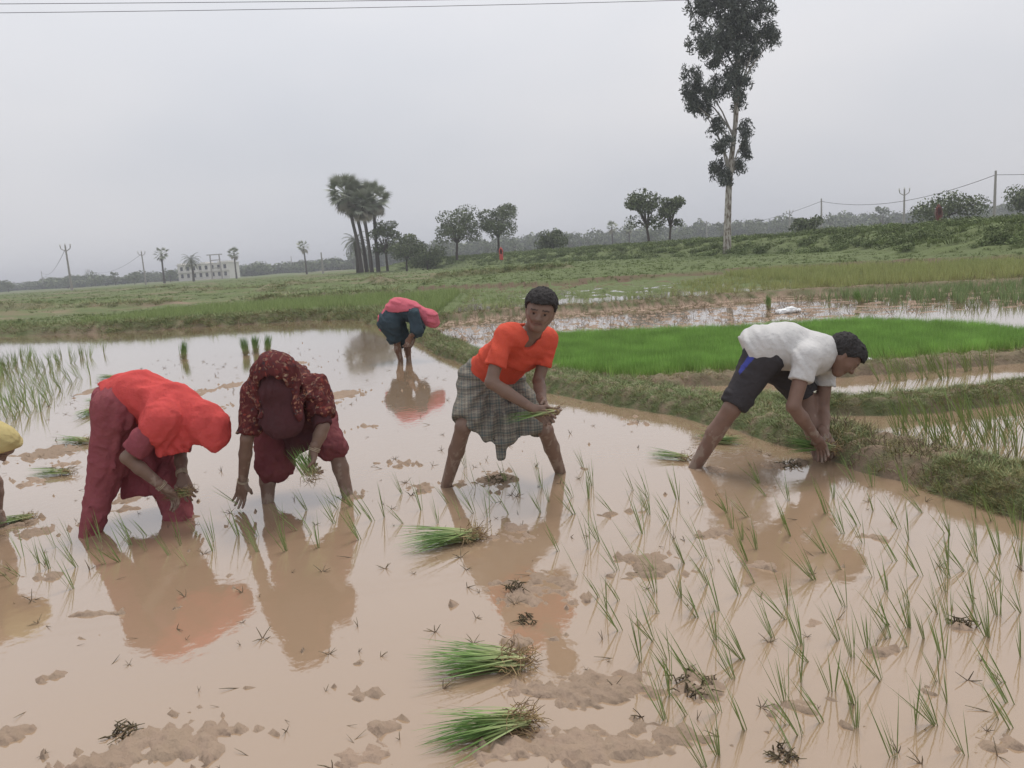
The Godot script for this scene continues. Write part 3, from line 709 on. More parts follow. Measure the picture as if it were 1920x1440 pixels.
		# low overgrown ridges between far plots
		for line in RIDGES:
			if z > line[0].y + 14.0 or z < line[0].y - 25.0: continue
			e = near(line, p)
			if e < 1.0:
				h += (0.2 + 0.1 * n1) * (1.0 - ramp(0.2, 1.0, e))
				col = col.lerp(DRY_EARTH, 0.5 * (1.0 - ramp(0.4, 1.0, e)))
		# the long embankment with its flat top
		if z < -24.0 and x > -30.0:
			var d := near(CREST, p) * (1.0 if side_of > 0.0 else -1.0)
			var hh := 1.5 * ramp(-8.0, 0.0, d + 0.8 * n1) + 0.1 * n1 + 0.04 * n2
			hh *= 1.0 - ramp(26.0, 70.0, d)
			hh *= ramp(-28.0, -12.0, x)
			if hh > h:
				h = hh
				col = TURF.lerp(MEADOW, clampf(0.3 + n1, 0.0, 1.0))
	if z < -110.0:
		h -= 0.5 * ramp(-110.0, -250.0, z)
	tint = col
	return h

func spread(a: float, b: float, step0: float, grow: float) -> PackedFloat32Array:
	var out := PackedFloat32Array()
	var x := a
	var st := step0
	while x < b:
		out.append(x)
		x += st
		st *= grow
	out.append(b)
	return out

func ground() -> void:
	var xs := PackedFloat32Array()
	var right := spread(4.4, 1500.0, 0.05, 1.06)
	for k in range(right.size() - 1, -1, -1): xs.append(-right[k])
	var x := -4.4 + 0.03
	while x < 4.38:
		xs.append(x)
		x += 0.021 if x > -1.9 and x < 2.0 else 0.034
	xs.append_array(right)
	var zs := PackedFloat32Array()
	for k in [60.0, 20.0, 5.0, 1.0, 0.0, -0.5, -1.0]: zs.append(k)
	var z := -1.6
	while z > -8.4:
		zs.append(z)
		z -= 0.017 if z > -3.4 else 0.026 if z > -5.2 else 0.036
	var st := 0.038
	while z > -1600.0:
		zs.append(z)
		st = minf(st * 1.014, 0.7) if z > -130.0 else st * 1.15
		z -= st
	zs.append(-1600.0)
	var b := Bag.new()
	var w := xs.size()
	for zz in zs:
		for xx in xs:
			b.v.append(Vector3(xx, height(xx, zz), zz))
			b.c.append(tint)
	b.n.resize(b.v.size())
	for j in zs.size():
		for k in w:
			var id := j * w + k
			var l := b.v[id - 1 if k > 0 else id]
			var r := b.v[id + 1 if k < w - 1 else id]
			var u := b.v[id - w if j > 0 else id]
			var d := b.v[id + w if j < zs.size() - 1 else id]
			b.n[id] = (r - l).cross(d - u).normalized() * -1.0
			if b.n[id].y < 0.0: b.n[id] = -b.n[id]
			if k < w - 1 and j < zs.size() - 1:
				b.i.append_array(PackedInt32Array([id, id + w, id + 1, id + 1, id + w, id + w + 1]))
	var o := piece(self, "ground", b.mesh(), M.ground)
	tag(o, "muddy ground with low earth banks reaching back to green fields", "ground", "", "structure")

func water() -> void:
	var b := Bag.new()
	b.quad(Vector3(-70, 0, -47), Vector3(70, 0, -47), Vector3(70, 0, 6), Vector3(-70, 0, 6), Color.WHITE)
	for k in 4: b.n[k] = Vector3.UP
	var o := piece(self, "paddy_water", b.mesh(), M.water)
	tag(o, "shallow opaque brown water flooding the rice plots", "water", "", "structure")

# ---------------------------------------------------------------- trees and far things
func leaf_ball(b: Bag, at: Vector3, r: Vector3, count: int, size: float, slim: float, cols: Array, shell := 0.45, hang := 0.0) -> void:
	for k in count:
		var d := Vector3(rng.randfn(), rng.randfn(), rng.randfn()).normalized()
		var p := at + d * r * pow(rng.randf_range(shell * shell, 1.0), 0.5)
		var t := Vector3(rng.randfn(), rng.randfn() - hang, rng.randfn()).normalized()
		var s := t.cross(Vector3(rng.randfn(), rng.randfn(), rng.randfn())).normalized()
		var l := size * rng.randf_range(0.45, 1.45)
		var c: Color = cols[rng.randi() % cols.size()]
		var v0 := b.v.size()
		var nn := t.cross(s)
		if nn.dot(d) < 0.0:
			nn = -nn
			s = -s
		nn = (nn + d * 0.35).normalized()
		for q in [p - t * l * 0.5, p + s * l * slim * 0.5, p + t * l * 0.5, p - s * l * slim * 0.5]:
			b.v.append(q); b.n.append(nn); b.c.append(c)
		b.i.append_array(PackedInt32Array([v0, v0 + 1, v0 + 2, v0, v0 + 2, v0 + 3]))

# a broadleaf tree: forked trunk and a crown of leaf clumps round the twig ends
func broadleaf(h: float, w: float, clumps: int, leaves: int, leaf: float, cols: Array, bark: Color, lean := 0.0, low := 0.35) -> Array:
	var t := Bag.new()
	var c := Bag.new()
	var fork := Vector3(lean * 0.4, h * 0.32, 0)
	t.tube([Vector3(0, -0.2, 0), Vector3(lean * 0.15, h * 0.15, 0), fork], [h * 0.03, h * 0.024, h * 0.02], 7, bark, bark)
	for k in clumps:
		var a := TAU * (k + rng.randf() * 0.7) / clumps * 2.0
		var up := rng.randf_range(low, 0.9)
		var out := w * 0.5 * sqrt(maxf(0.15, 1.0 - pow((up - 0.55) / 0.5, 2.0))) * rng.randf_range(0.35, 0.85)
		var e := Vector3(lean + cos(a) * out, h * up, sin(a) * out)
		t.tube([fork, fork.lerp(e, 0.5) + Vector3(0, h * 0.05, 0), e], [h * 0.014, h * 0.009, h * 0.004], 5, bark, bark)
		var r := w * rng.randf_range(0.15, 0.25)
		leaf_ball(c, e, Vector3(r * 1.15, r * 0.8, r * 1.15), leaves / clumps, leaf, 0.55, cols)
	return [t.mesh(), c.mesh()]

func plant_tree(called: String, at: Vector3, meshes: Array, label: String, group := "", turn := 0.0, s := 1.0, names := ["trunk", "crown"]) -> Node3D:
	var o := thing(called, at, label, "tree", group)
	o.rotation.y = turn
	o.scale = Vector3.ONE * s
	piece(o, names[0], meshes[0], M.bark)
	piece(o, names[1], meshes[1], M.foliage)
	return o

func fan_palm(h: float, r: float, lean: Vector2, fans: int) -> Array:
	var t := Bag.new()
	var top := Vector3(lean.x, h, lean.y)
	t.tube([Vector3(0, -0.3, 0), Vector3(lean.x * 0.2, h * 0.4, lean.y * 0.2), top], [0.3, 0.22, 0.2], 8, Color(0.10, 0.09, 0.08), Color(0.12, 0.11, 0.1))
	var c := Bag.new()
	for k in fans:
		var el := lerpf(1.35, -1.3, pow((k + 0.5) / fans, 0.85))
		var az := k * 2.4 + rng.randf() * 0.5
		var d := Vector3(cos(az) * cos(el), sin(el), sin(az) * cos(el))
		var pet := r * rng.randf_range(0.55, 0.8)
		var hub := top + d * pet
		var tang := d.cross(Vector3.UP).normalized()
		if tang.length() < 0.5: tang = Vector3.RIGHT
		tang = tang.rotated(d, rng.randf_range(-0.7, 0.7))
		var dead := el < -0.75
		var col := Color(0.3, 0.28, 0.22) if dead else Color(0.2, 0.225, 0.15).lerp(Color(0.38, 0.4, 0.32), rng.randf())
		c.tube([top, hub], [0.035, 0.02], 4, col, col)
		var rays := 13
		var fr := r * rng.randf_range(0.45, 0.6)
		for q in rays:
			var an := lerpf(-2.0, 2.0, float(q) / (rays - 1))
			var e := (d * cos(an) + tang * sin(an)).normalized()
			var droop := -0.45 if not dead else -1.2
			c.blade(hub, e, fr * (0.75 + 0.25 * cos(an)), fr * 0.2, -droop * 0.9, col, col, 3, e.cross(d.cross(tang)).normalized())
	return [t.mesh(), c.mesh()]

func date_palm(h: float, r: float, fronds: int) -> Array:
	var t := Bag.new()
	t.tube([Vector3(0, -0.3, 0), Vector3(0.1, h * 0.5, 0), Vector3(0, h, 0)], [0.28, 0.24, 0.26], 8, Color(0.09, 0.08, 0.065), Color(0.1, 0.09, 0.07))
	var c := Bag.new()
	for k in fronds:
		var el := lerpf(1.3, -0.55, (k + 0.5) / fronds)
		var az := k * 2.4
		var d := Vector3(cos(az) * cos(el), sin(el), sin(az) * cos(el))
		var p := Vector3(0, h, 0)
		var col := Color(0.09, 0.11, 0.06).lerp(Color(0.15, 0.165, 0.1), rng.randf())
		var n := 14
		for s in n:
			var nx := p + d * r / n
			c.tube([p, nx], [0.03, 0.025], 3, col, col)
			if s > 1:
				var sd := d.cross(Vector3.UP).normalized()
				for g in [-1.0, 1.0]:
					c.blade(p, (sd * g + d * 0.7 + Vector3(0, -0.1, 0)).normalized(), r * 0.24 * sin(PI * (s + 1.0) / (n + 1.5)) + 0.05, 0.09, 0.5, col, col, 2, d)
			p = nx
			d = (d + Vector3(0, -0.14, 0)).normalized()
	return [t.mesh(), c.mesh()]

func pole(called: String, at: Vector3, h: float, arms: bool, label: String, group := "concrete power poles") -> Vector3:
	var o := thing(called, at, label, "power pole", group)
	h -= at.y
	var b := Bag.new()
	var ft := Vector3(0, -0.4, 0)
	b.tube([ft, Vector3(0, h, 0)], [0.2, 0.12], 8, Color.WHITE, Color.WHITE)
	piece(o, "shaft", b.mesh(), M.concrete)
	if arms:
		var a := Bag.new()
		for s in [-1.0, 1.0]:
			a.tube([Vector3(0, h - 1.0, 0), Vector3(s * 0.75, h - 0.55, 0), Vector3(s * 0.85, h - 0.1, 0)], [0.07, 0.07, 0.09], 5, Color.WHITE, Color.WHITE)
		piece(o, "cross_arm", a.mesh(), M.concrete)
		var k := Bag.new()
		for q in [Vector3(-0.85, h - 0.1, 0), Vector3(0.85, h - 0.1, 0), Vector3(0, h, 0)]:
			k = Bag.new()
			k.tube([q, q + Vector3(0, 0.12, 0), q + Vector3(0, 0.3, 0)], [0.09, 0.11, 0.05], 6, Color.WHITE, Color.WHITE)
			piece(o, "insulator", k.mesh(), M.wall)
	return at + Vector3(0, h - 0.5, 0)

func wire(a: Vector3, b: Vector3, sag: float, r: float, label: String, group := "") -> void:
	var pts := []
	var rad := []
	for k in 17:
		var t := k / 16.0
		pts.append(a.lerp(b, t) - a + Vector3(0, -sag * 4.0 * t * (1.0 - t), 0))
		rad.append(r)
	var g := Bag.new()
	g.tube(pts, rad, 5, Color.WHITE, Color.WHITE)
	var o := piece(self, "power_line", g.mesh(), M.wire)
	o.position = a
	tag(o, label, "power line", group)

func on_land(x: float, z: float) -> Vector3:
	return Vector3(x, height(x, z), z)

func far_land() -> void:
	var greens := [Color(0.115, 0.14, 0.075), Color(0.14, 0.17, 0.09), Color(0.175, 0.2, 0.11), Color(0.09, 0.11, 0.06)]
	var grey_bark := Color(0.1, 0.085, 0.07)
	eucalyptus()
	# fan palms in one clump, a date palm between them
	var labels := ["tallest fan palm of the clump, with a wide shaggy grey-green head", "slim fan palm whose head hides in the clump's tallest one", "shorter fan palm of the clump, with drooping lower leaves", "fan palm with a round head at the open side of the clump"]
	var k := 0
	for a in [[-18.9, -104.0, 10.3, 2.5, -1.1, 64], [-18.4, -105.0, 9.2, 2.0, -0.8, 44], [-17.5, -103.5, 8.7, 2.1, -0.4, 48], [-16.8, -104.5, 9.4, 2.2, 0.2, 52]]:
		plant_tree("fan_palm", on_land(a[0], a[1]), fan_palm(a[2], a[3], Vector2(a[4], 0.2), a[5]), labels[k], "fan palms in the clump", 0.0, 1.0, ["trunk", "leaf_head"])
		k += 1
	plant_tree("date_palm", on_land(-19.9, -106.5), date_palm(4.3, 2.2, 30), "low feathery date palm standing at the foot of the fan palm clump", "", 0.0, 1.0, ["trunk", "fronds"])
	# single trees in the middle distance
	var mid := [
		[-15.5, -104.0, 6.8, 4.2, 8, 900, "tall narrow bushy tree next to the fan palm clump", 0.0],
		[-12.6, -101.0, 5.0, 5.4, 9, 1000, "rounded spreading tree with a dark trunk beside the fan palm clump", 0.3],
		[-9.8, -100.0, 3.4, 4.5, 8, 700, "low wide bushy tree between two taller trees", 0.0],
		[-6.1, -102.0, 6.9, 6.2, 10, 1300, "tree with two billowing crowns leaning apart above the embankment end", 0.5],
		[-0.6, -104.0, 6.9, 6.2, 10, 1400, "pale green tree with a tall pointed crown at the embankment", 0.2],
		[6.2, -98.0, 2.5, 4.2, 8, 800, "round bright green bush on the embankment path", 0.0],
		[15.3, -82.0, 5.6, 4.2, 10, 800, "open crowned tree with a leaning dark trunk on the embankment", -0.5],
		[17.4, -82.0, 5.0, 3.2, 8, 650, "thin leaved tree with a bent trunk tangled with dry brush", 0.4],
		[41.0, -72.0, 2.6, 6.0, 9, 800, "low spreading bush behind the standing person on the embankment", 0.0],
		[50.0, -74.0, 3.4, 5.0, 8, 800, "dense bush at the embankment top beside the tall plain pole", 0.0],
		[29.0, -75.0, 1.6, 3.0, 6, 400, "small low bush on the embankment top between two poles", 0.0]]
	for a in mid:
		plant_tree("bush" if "bush " in a[6] + " " and a[2] < 4.0 else "broadleaf_tree", on_land(a[0], a[1]), broadleaf(a[2], a[3], a[4] + 5, a[5] * 4, 0.25, greens, grey_bark, a[7], 0.25 if a[2] < 4.0 else 0.4), a[6])
	# palms far off
	var small_fan := fan_palm(7.4, 1.9, Vector2(0.2, 0), 22)
	var far_labels := ["fan palm rising above dark bushes near the white building", "fan palm by the twin pole frame beside the white building", "fan palm with a full round head alone above the far wood", "fan palm on a thin trunk rising from the far wood beyond the round bush", "fan palm next to a plain pole above the far wood beyond the round bush"]
	k = 0
	for a in [[-82.5, -190.0, 0.95], [-71.8, -210.0, 0.9], [-47.9, -190.0, 0.88], [28.7, -205.0, 0.9], [33.0, -205.0, 0.85]]:
		plant_tree("fan_palm", on_land(a[0], a[1]), small_fan, far_labels[k], "", k * 1.3, a[2], ["trunk", "leaf_head"])
		k += 1
	plant_tree("date_palm", on_land(-75.4, -190.0), date_palm(5.2, 2.9, 34), "large feathery date palm in front of the white building", "", 0.0, 1.0, ["trunk", "fronds"])
	# the wood along the horizon: trees that stand out singly, and the mass behind
	var wood := []
	for v in 4: wood.append(broadleaf([8.0, 9.5, 7.0, 8.6][v], [8.0, 7.0, 9.0, 6.0][v], 9, 520, 0.75, greens, grey_bark, 0.0, 0.22))
	for a in 34:
		var u := a / 33.0
		var x := lerpf(-230.0, 205.0, u) + rng.randf_range(-4, 4)
		var z := -rng.randf_range(255.0, 300.0)
		if absf(x / -z + 0.36) < 0.05: z -= 60.0
		var s := rng.randf_range(0.45, 0.8) if u < 0.45 else rng.randf_range(0.8, 1.15)
		plant_tree("distant_tree", on_land(x, z), wood[a % 4], "small dark hazy tree standing out of the wood along the horizon", "trees along the horizon wood", rng.randf() * TAU, s)
	var mass := Bag.new()
	for q in 5: leaf_ball(mass, Vector3(rng.randf_range(-3, 3), 2.6 + q * 0.7, rng.randf_range(-2, 2)), Vector3(4.0, 2.6, 3.0), 150, 1.0, 0.6, greens, 0.3)
	var tr := []
	var co := []
	for q in 620:
		var x := rng.randf_range(-330.0, 330.0)
		var z := -rng.randf_range(315.0, 420.0)
		var s := rng.randf_range(0.6, 1.15) * (0.7 if x < -60.0 else 1.25)
		tr.append(Transform3D(Basis(Vector3.UP, rng.randf() * TAU).scaled(Vector3(1.2, s, 1.2)), on_land(x, z) + Vector3(0, -0.6, 0)))
		var g := rng.randf_range(0.8, 1.2)
		co.append(Color(g, g, g))
	many("far_wood", mass.mesh(), M.foliage, tr, co, "hazy grey-green wood running along the horizon", "wood")
	# power poles and their lines
	var p1 := pole("power_pole", on_land(60.8, -97.0), 7.73, false, "tall plain concrete pole on the embankment beyond the last bush")
	var p2 := pole("power_pole", on_land(66.0, -129.0), 7.77, true, "concrete pole with a forked cross-arm near the standing person")
	var p3 := pole("power_pole", on_land(58.1, -143.0), 7.8, false, "plain leaning concrete pole carrying the thick sagging cable")
	var p4 := pole("power_pole", on_land(73.2, -200.0), 7.8, true, "small concrete pole with a forked cross-arm near the tall white-barked tree")
	var p5 := pole("power_pole", on_land(66.3, -255.0), 7.9, false, "thin plain pole seen beyond the leaning tree's dry brush")
	var p0 := pole("power_pole", on_land(86.0, -86.0), 8.2, false, "plain pole holding the far end of the thick cable")
	wire(p5, p3, 1.9, 0.035, "thick dark cable sagging between the thin far pole and the leaning pole", "cables over the embankment")
	wire(p3, p1, 1.8, 0.035, "thick dark cable climbing past the forked pole to the tall plain pole", "cables over the embankment")
	wire(p1, p0, 0.8, 0.03, "dark cable leaving the tall plain pole on its far side", "cables over the embankment")
	var q1 := pole("power_pole", on_land(-72.4, -131.0), 7.77, true, "tall concrete pole with a forked cross-arm alone in the green field")
	var q2 := pole("power_pole", on_land(-86.1, -188.0), 7.85, true, "concrete pole with a forked cross-arm near the dark bushes by the white building")
	var q3 := pole("power_pole", on_land(-204.6, -348.0), 7.8, false, "faint thin pole at the end of the far tree line")
	var q4 := pole("power_pole", on_land(-183.0, -346.0), 7.1, true, "faint thin pole with a small cross-arm before the far tree line")
	pole("power_pole", on_land(-95.0, -352.0), 7.2, false, "faint thin pole beside the far fan palm")
	pole("power_pole", on_land(-27.0, -150.0), 4.6, false, "short pale pole before the hazy wood next to the fan palm clump")
	pole("power_pole", on_land(-37.0, -160.0), 4.4, false, "short pale pole in the green field before the hazy wood")
	wire(q3, q1, 2.5, 0.03, "thin line sagging from the far pole to the tall forked pole", "lines over the green field")
	wire(q4, q2, 2.5, 0.03, "thin line sagging between the two forked poles by the far tree line", "lines over the green field")
	# twin pole frame of a transformer stand
	var fr := thing("transformer_frame", on_land(-96.0, -262.0), "twin pole frame with two cross beams before the white building", "pole frame")
	for s in [-1.0, 1.0]:
		var b := Bag.new()
		b.tube([Vector3(s * 1.7, -0.3, 0), Vector3(s * 1.5, 8.0, 0)], [0.26, 0.2], 6, Color.WHITE, Color.WHITE)
		piece(fr, "post", b.mesh(), M.concrete)
	for y in [8.0, 6.2, 3.6]:
		var b := Bag.new()
		b.box(Vector3(-2.6 if y > 7.0 else -1.6, y - 0.15, -0.15), Vector3(2.6 if y > 7.0 else 1.6, y + 0.15, 0.15), Color.WHITE)
		piece(fr, "beam", b.mesh(), M.concrete)
	building()
	# overhead lines high above the plot, hung between poles outside the picture
	for a in [[Vector3(-25.2, 9.3, -21.7), Vector3(28.7, 9.3, -28.8), "lower"], [Vector3(-25.2, 9.25, -20.7), Vector3(40.4, 9.3, -30.4), "upper"]]:
		for e in 2:
			pole("power_pole", on_land(a[e].x, a[e].z), 9.7, false, "concrete pole holding an end of the %s overhead line" % a[2], "overhead line poles, %s line" % a[2])
		wire(a[0], a[1], 0.32, 0.008, "long dark overhead line crossing the sky, the %s of two" % a[2], "overhead lines")

func building() -> void:
	var at := on_land(-105.2, -276.0)
	var o := thing("white_building", at, "white two storey flat roofed building with dark windows beyond the fields", "building")
	o.rotation.y = -0.12
	var b := Bag.new()
	b.box(Vector3(-10, -0.5, -8), Vector3(9, 5.3, 0), Color.WHITE)
	piece(o, "wall", b.mesh(), M.wall)
	var r := Bag.new()
	r.box(Vector3(-10.3, 5.3, -8.3), Vector3(9.3, 5.5, 0.3), Color.WHITE)
	for q in [[-10.0, -8.4], [-1.5, 0.5], [5.0, 9.0]]:
		r.box(Vector3(q[0], 5.5, -6.0), Vector3(q[1], 6.0, -0.1), Color.WHITE)
	piece(o, "roof", r.mesh(), M.wall)
	for y in [0.9, 3.4]:
		for k in 8:
			var x := -9.0 + k * 2.3
			var w := Bag.new()
			w.box(Vector3(x, y, -0.05), Vector3(x + 0.95, y + 1.35, 0.06), Color.WHITE)
			var p := piece(o, "window", w.mesh(), M.dark)
			var s := Bag.new()
			s.box(Vector3(x - 0.15, y - 0.18, 0.0), Vector3(x + 1.1, y - 0.04, 0.25), Color.WHITE)
			piece(p, "sill", s.mesh(), M.wall)
	var c := Bag.new()
	c.box(Vector3(-10.2, 2.65, 0.0), Vector3(9.2, 2.85, 0.5), Color.WHITE)
	piece(o, "ledge", c.mesh(), M.wall)

func eucalyptus() -> void:
	var at := on_land(15.64, -55.0)
	var o := thing("eucalyptus_tree", at, "very tall white-barked tree with a dark ragged crown at the embankment foot", "tree")
	var t := Bag.new()
	var pts := []
	var rad := []
	for k in EUC_TRUNK.size():
		var q: Vector2 = EUC_TRUNK[k]
		pts.append(Vector3(q.x, q.y - (0.4 if k == 0 else 0.0), 0.1 * sin(k * 1.7)))
		rad.append([0.3, 0.24, 0.21, 0.18, 0.15, 0.12, 0.09, 0.06, 0.03][k])
	var white := Color(0.5, 0.47, 0.43)
	var grey := Color(0.24, 0.22, 0.2)
	t.tube(pts, rad, 10, white, white)
	var limbs := Bag.new()
	var c := Bag.new()
	var cols := [Color(0.08, 0.092, 0.078), Color(0.105, 0.118, 0.1), Color(0.065, 0.075, 0.065), Color(0.13, 0.142, 0.12)]
	for q in EUC:
		var d := rng.randf_range(-1.0, 1.0) * minf(1.6, q[2] * 1.3)
		var e := Vector3(q[0], q[1], d)
		# limb from the trunk, well below the clump
		var from_y := maxf(q[1] - 2.6 - rng.randf() * 1.6, 5.0)
		var s := Vector3.ZERO
		for k in pts.size() - 1:
			if pts[k].y <= from_y and pts[k + 1].y > from_y:
				s = pts[k].lerp(pts[k + 1], (from_y - pts[k].y) / (pts[k + 1].y - pts[k].y))
		if s != Vector3.ZERO:
			limbs.tube([s, s.lerp(e, 0.45) + Vector3(0, 0.3, 0), e], [0.075, 0.05, 0.02], 6, white.lerp(grey, 0.4), grey)
		var sub := int(q[2] * q[3] * 22.0) + 6
		for k in sub:
			var dd := Vector3(rng.randfn(), rng.randfn(), rng.randfn()).normalized() * pow(rng.randf(), 0.4)
			var ce := e + dd * Vector3(q[2], q[3], minf(q[2] * 1.3, 1.6)) * 1.0
			leaf_ball(c, ce, Vector3(0.32, 0.42, 0.32), 46, 0.27, 0.28, cols, 0.15, 0.9)
	piece(o, "trunk", t.mesh(), bark_of(3))
	piece(o, "limbs", limbs.mesh(), M.bark)
	piece(o, "crown", c.mesh(), M.foliage)

func bark_of(seed_: int) -> StandardMaterial3D:
	var m := mat(Color.WHITE, 0.85, 0.25)
	var t := noise_tex(seed_, 0.02, 4, false, 1.0, 256)
	var g := Gradient.new()
	g.set_color(0, Color(0.55, 0.5, 0.45)); g.set_color(1, Color(1, 1, 1))
	g.set_offset(0, 0.3); g.set_offset(1, 0.55)
	t.color_ramp = g
	m.albedo_texture = t
	triplanar(m, 0.7, false)
	m.uv1_scale = Vector3(0.9, 0.3, 0.9)
	return m

# ---------------------------------------------------------------- rice, grass and weeds
func tuft(blades: int, lo: float, hi: float, width: float, splay: float, lean: Vector3, droop: float, c0: Color, c1: Color, c2: Color, root := 0.012, segs := 4) -> ArrayMesh:
	var b := Bag.new()
	for k in blades:
		var a := rng.randf() * TAU
		var sp := splay * sqrt(rng.randf())
		var d := (Vector3(cos(a) * sp, 1.0, sin(a) * sp) + lean * rng.randf_range(0.5, 1.2)).normalized()
		var s := d.cross(Vector3(cos(a * 3.1 + k), 0.2, sin(a * 2.3 + k))).normalized()
		var at := Vector3(cos(a), 0, sin(a)) * root * rng.randf() + Vector3(0, -0.015, 0)
		b.blade(at, d, rng.randf_range(lo, hi), width * rng.randf_range(0.7, 1.2), droop * rng.randf_range(0.2, 1.4), c0, c1.lerp(c2, rng.randf()), segs, s)
	return b.mesh()

func in_plot(poly: PackedVector2Array, count: int) -> PackedVector2Array:
	var lo := poly[0]
	var hi := poly[0]
	for p in poly:
		lo = lo.min(p); hi = hi.max(p)
	var out := PackedVector2Array()
	var tries := 0
	while out.size() < count and tries < count * 8:
		var p := Vector2(rng.randf_range(lo.x, hi.x), rng.randf_range(lo.y, hi.y))
		tries += 1
		if Geometry2D.is_point_in_polygon(p, poly): out.append(p)
	return out

func stand(p: Vector3, s: float, tilt := 0.15) -> Transform3D:
	var b := Basis(Vector3.UP, rng.randf() * TAU)
	b = Basis(Vector3(rng.randfn(), 0, rng.randfn()).normalized(), rng.randf() * tilt) * b
	return Transform3D(b.scaled(Vector3.ONE * s), p)

func along(line: PackedVector2Array, from: float, to: float, off: float) -> Vector2:
	var t := rng.randf_range(from, to)
	var k := mini(int(t), line.size() - 2)
	var d := line[k + 1] - line[k]
	# even spread by length: skip short pieces now and then
	if rng.randf() > d.length() / 2.5: return Vector2(1e6, 0)
	var n := d.orthogonal().normalized()
	return line[k] + d * (t - k) + n * rng.randf_range(-off, off)

func bank_grass(line: PackedVector2Array, from: float, to: float, off: float, count: int, least: float, lists: Array, size: float, dry: float) -> void:
	var made := 0
	var tries := 0
	while made < count and tries < count * 40:
		tries += 1
		var q := along(line, from, to, off)
		if q.x > 1e5: continue
		var h := height(q.x, q.y)
		if h < least: continue
		made += 1
		var patch := nz.get_noise_2d(q.x * 2.2 + 9.0, q.y * 2.2)
		var is_dry := rng.randf() < dry + 0.5 * patch
		var g := rng.randf_range(0.75, 1.25)
		lists[0].append(stand(Vector3(q.x, h - 0.005, q.y), size * rng.randf_range(0.6, 1.25), 0.7))
		lists[1].append(Color(1.25 * g, 0.95 * g, 0.95 * g) if is_dry else Color(g, g * 1.02, g * 0.95))

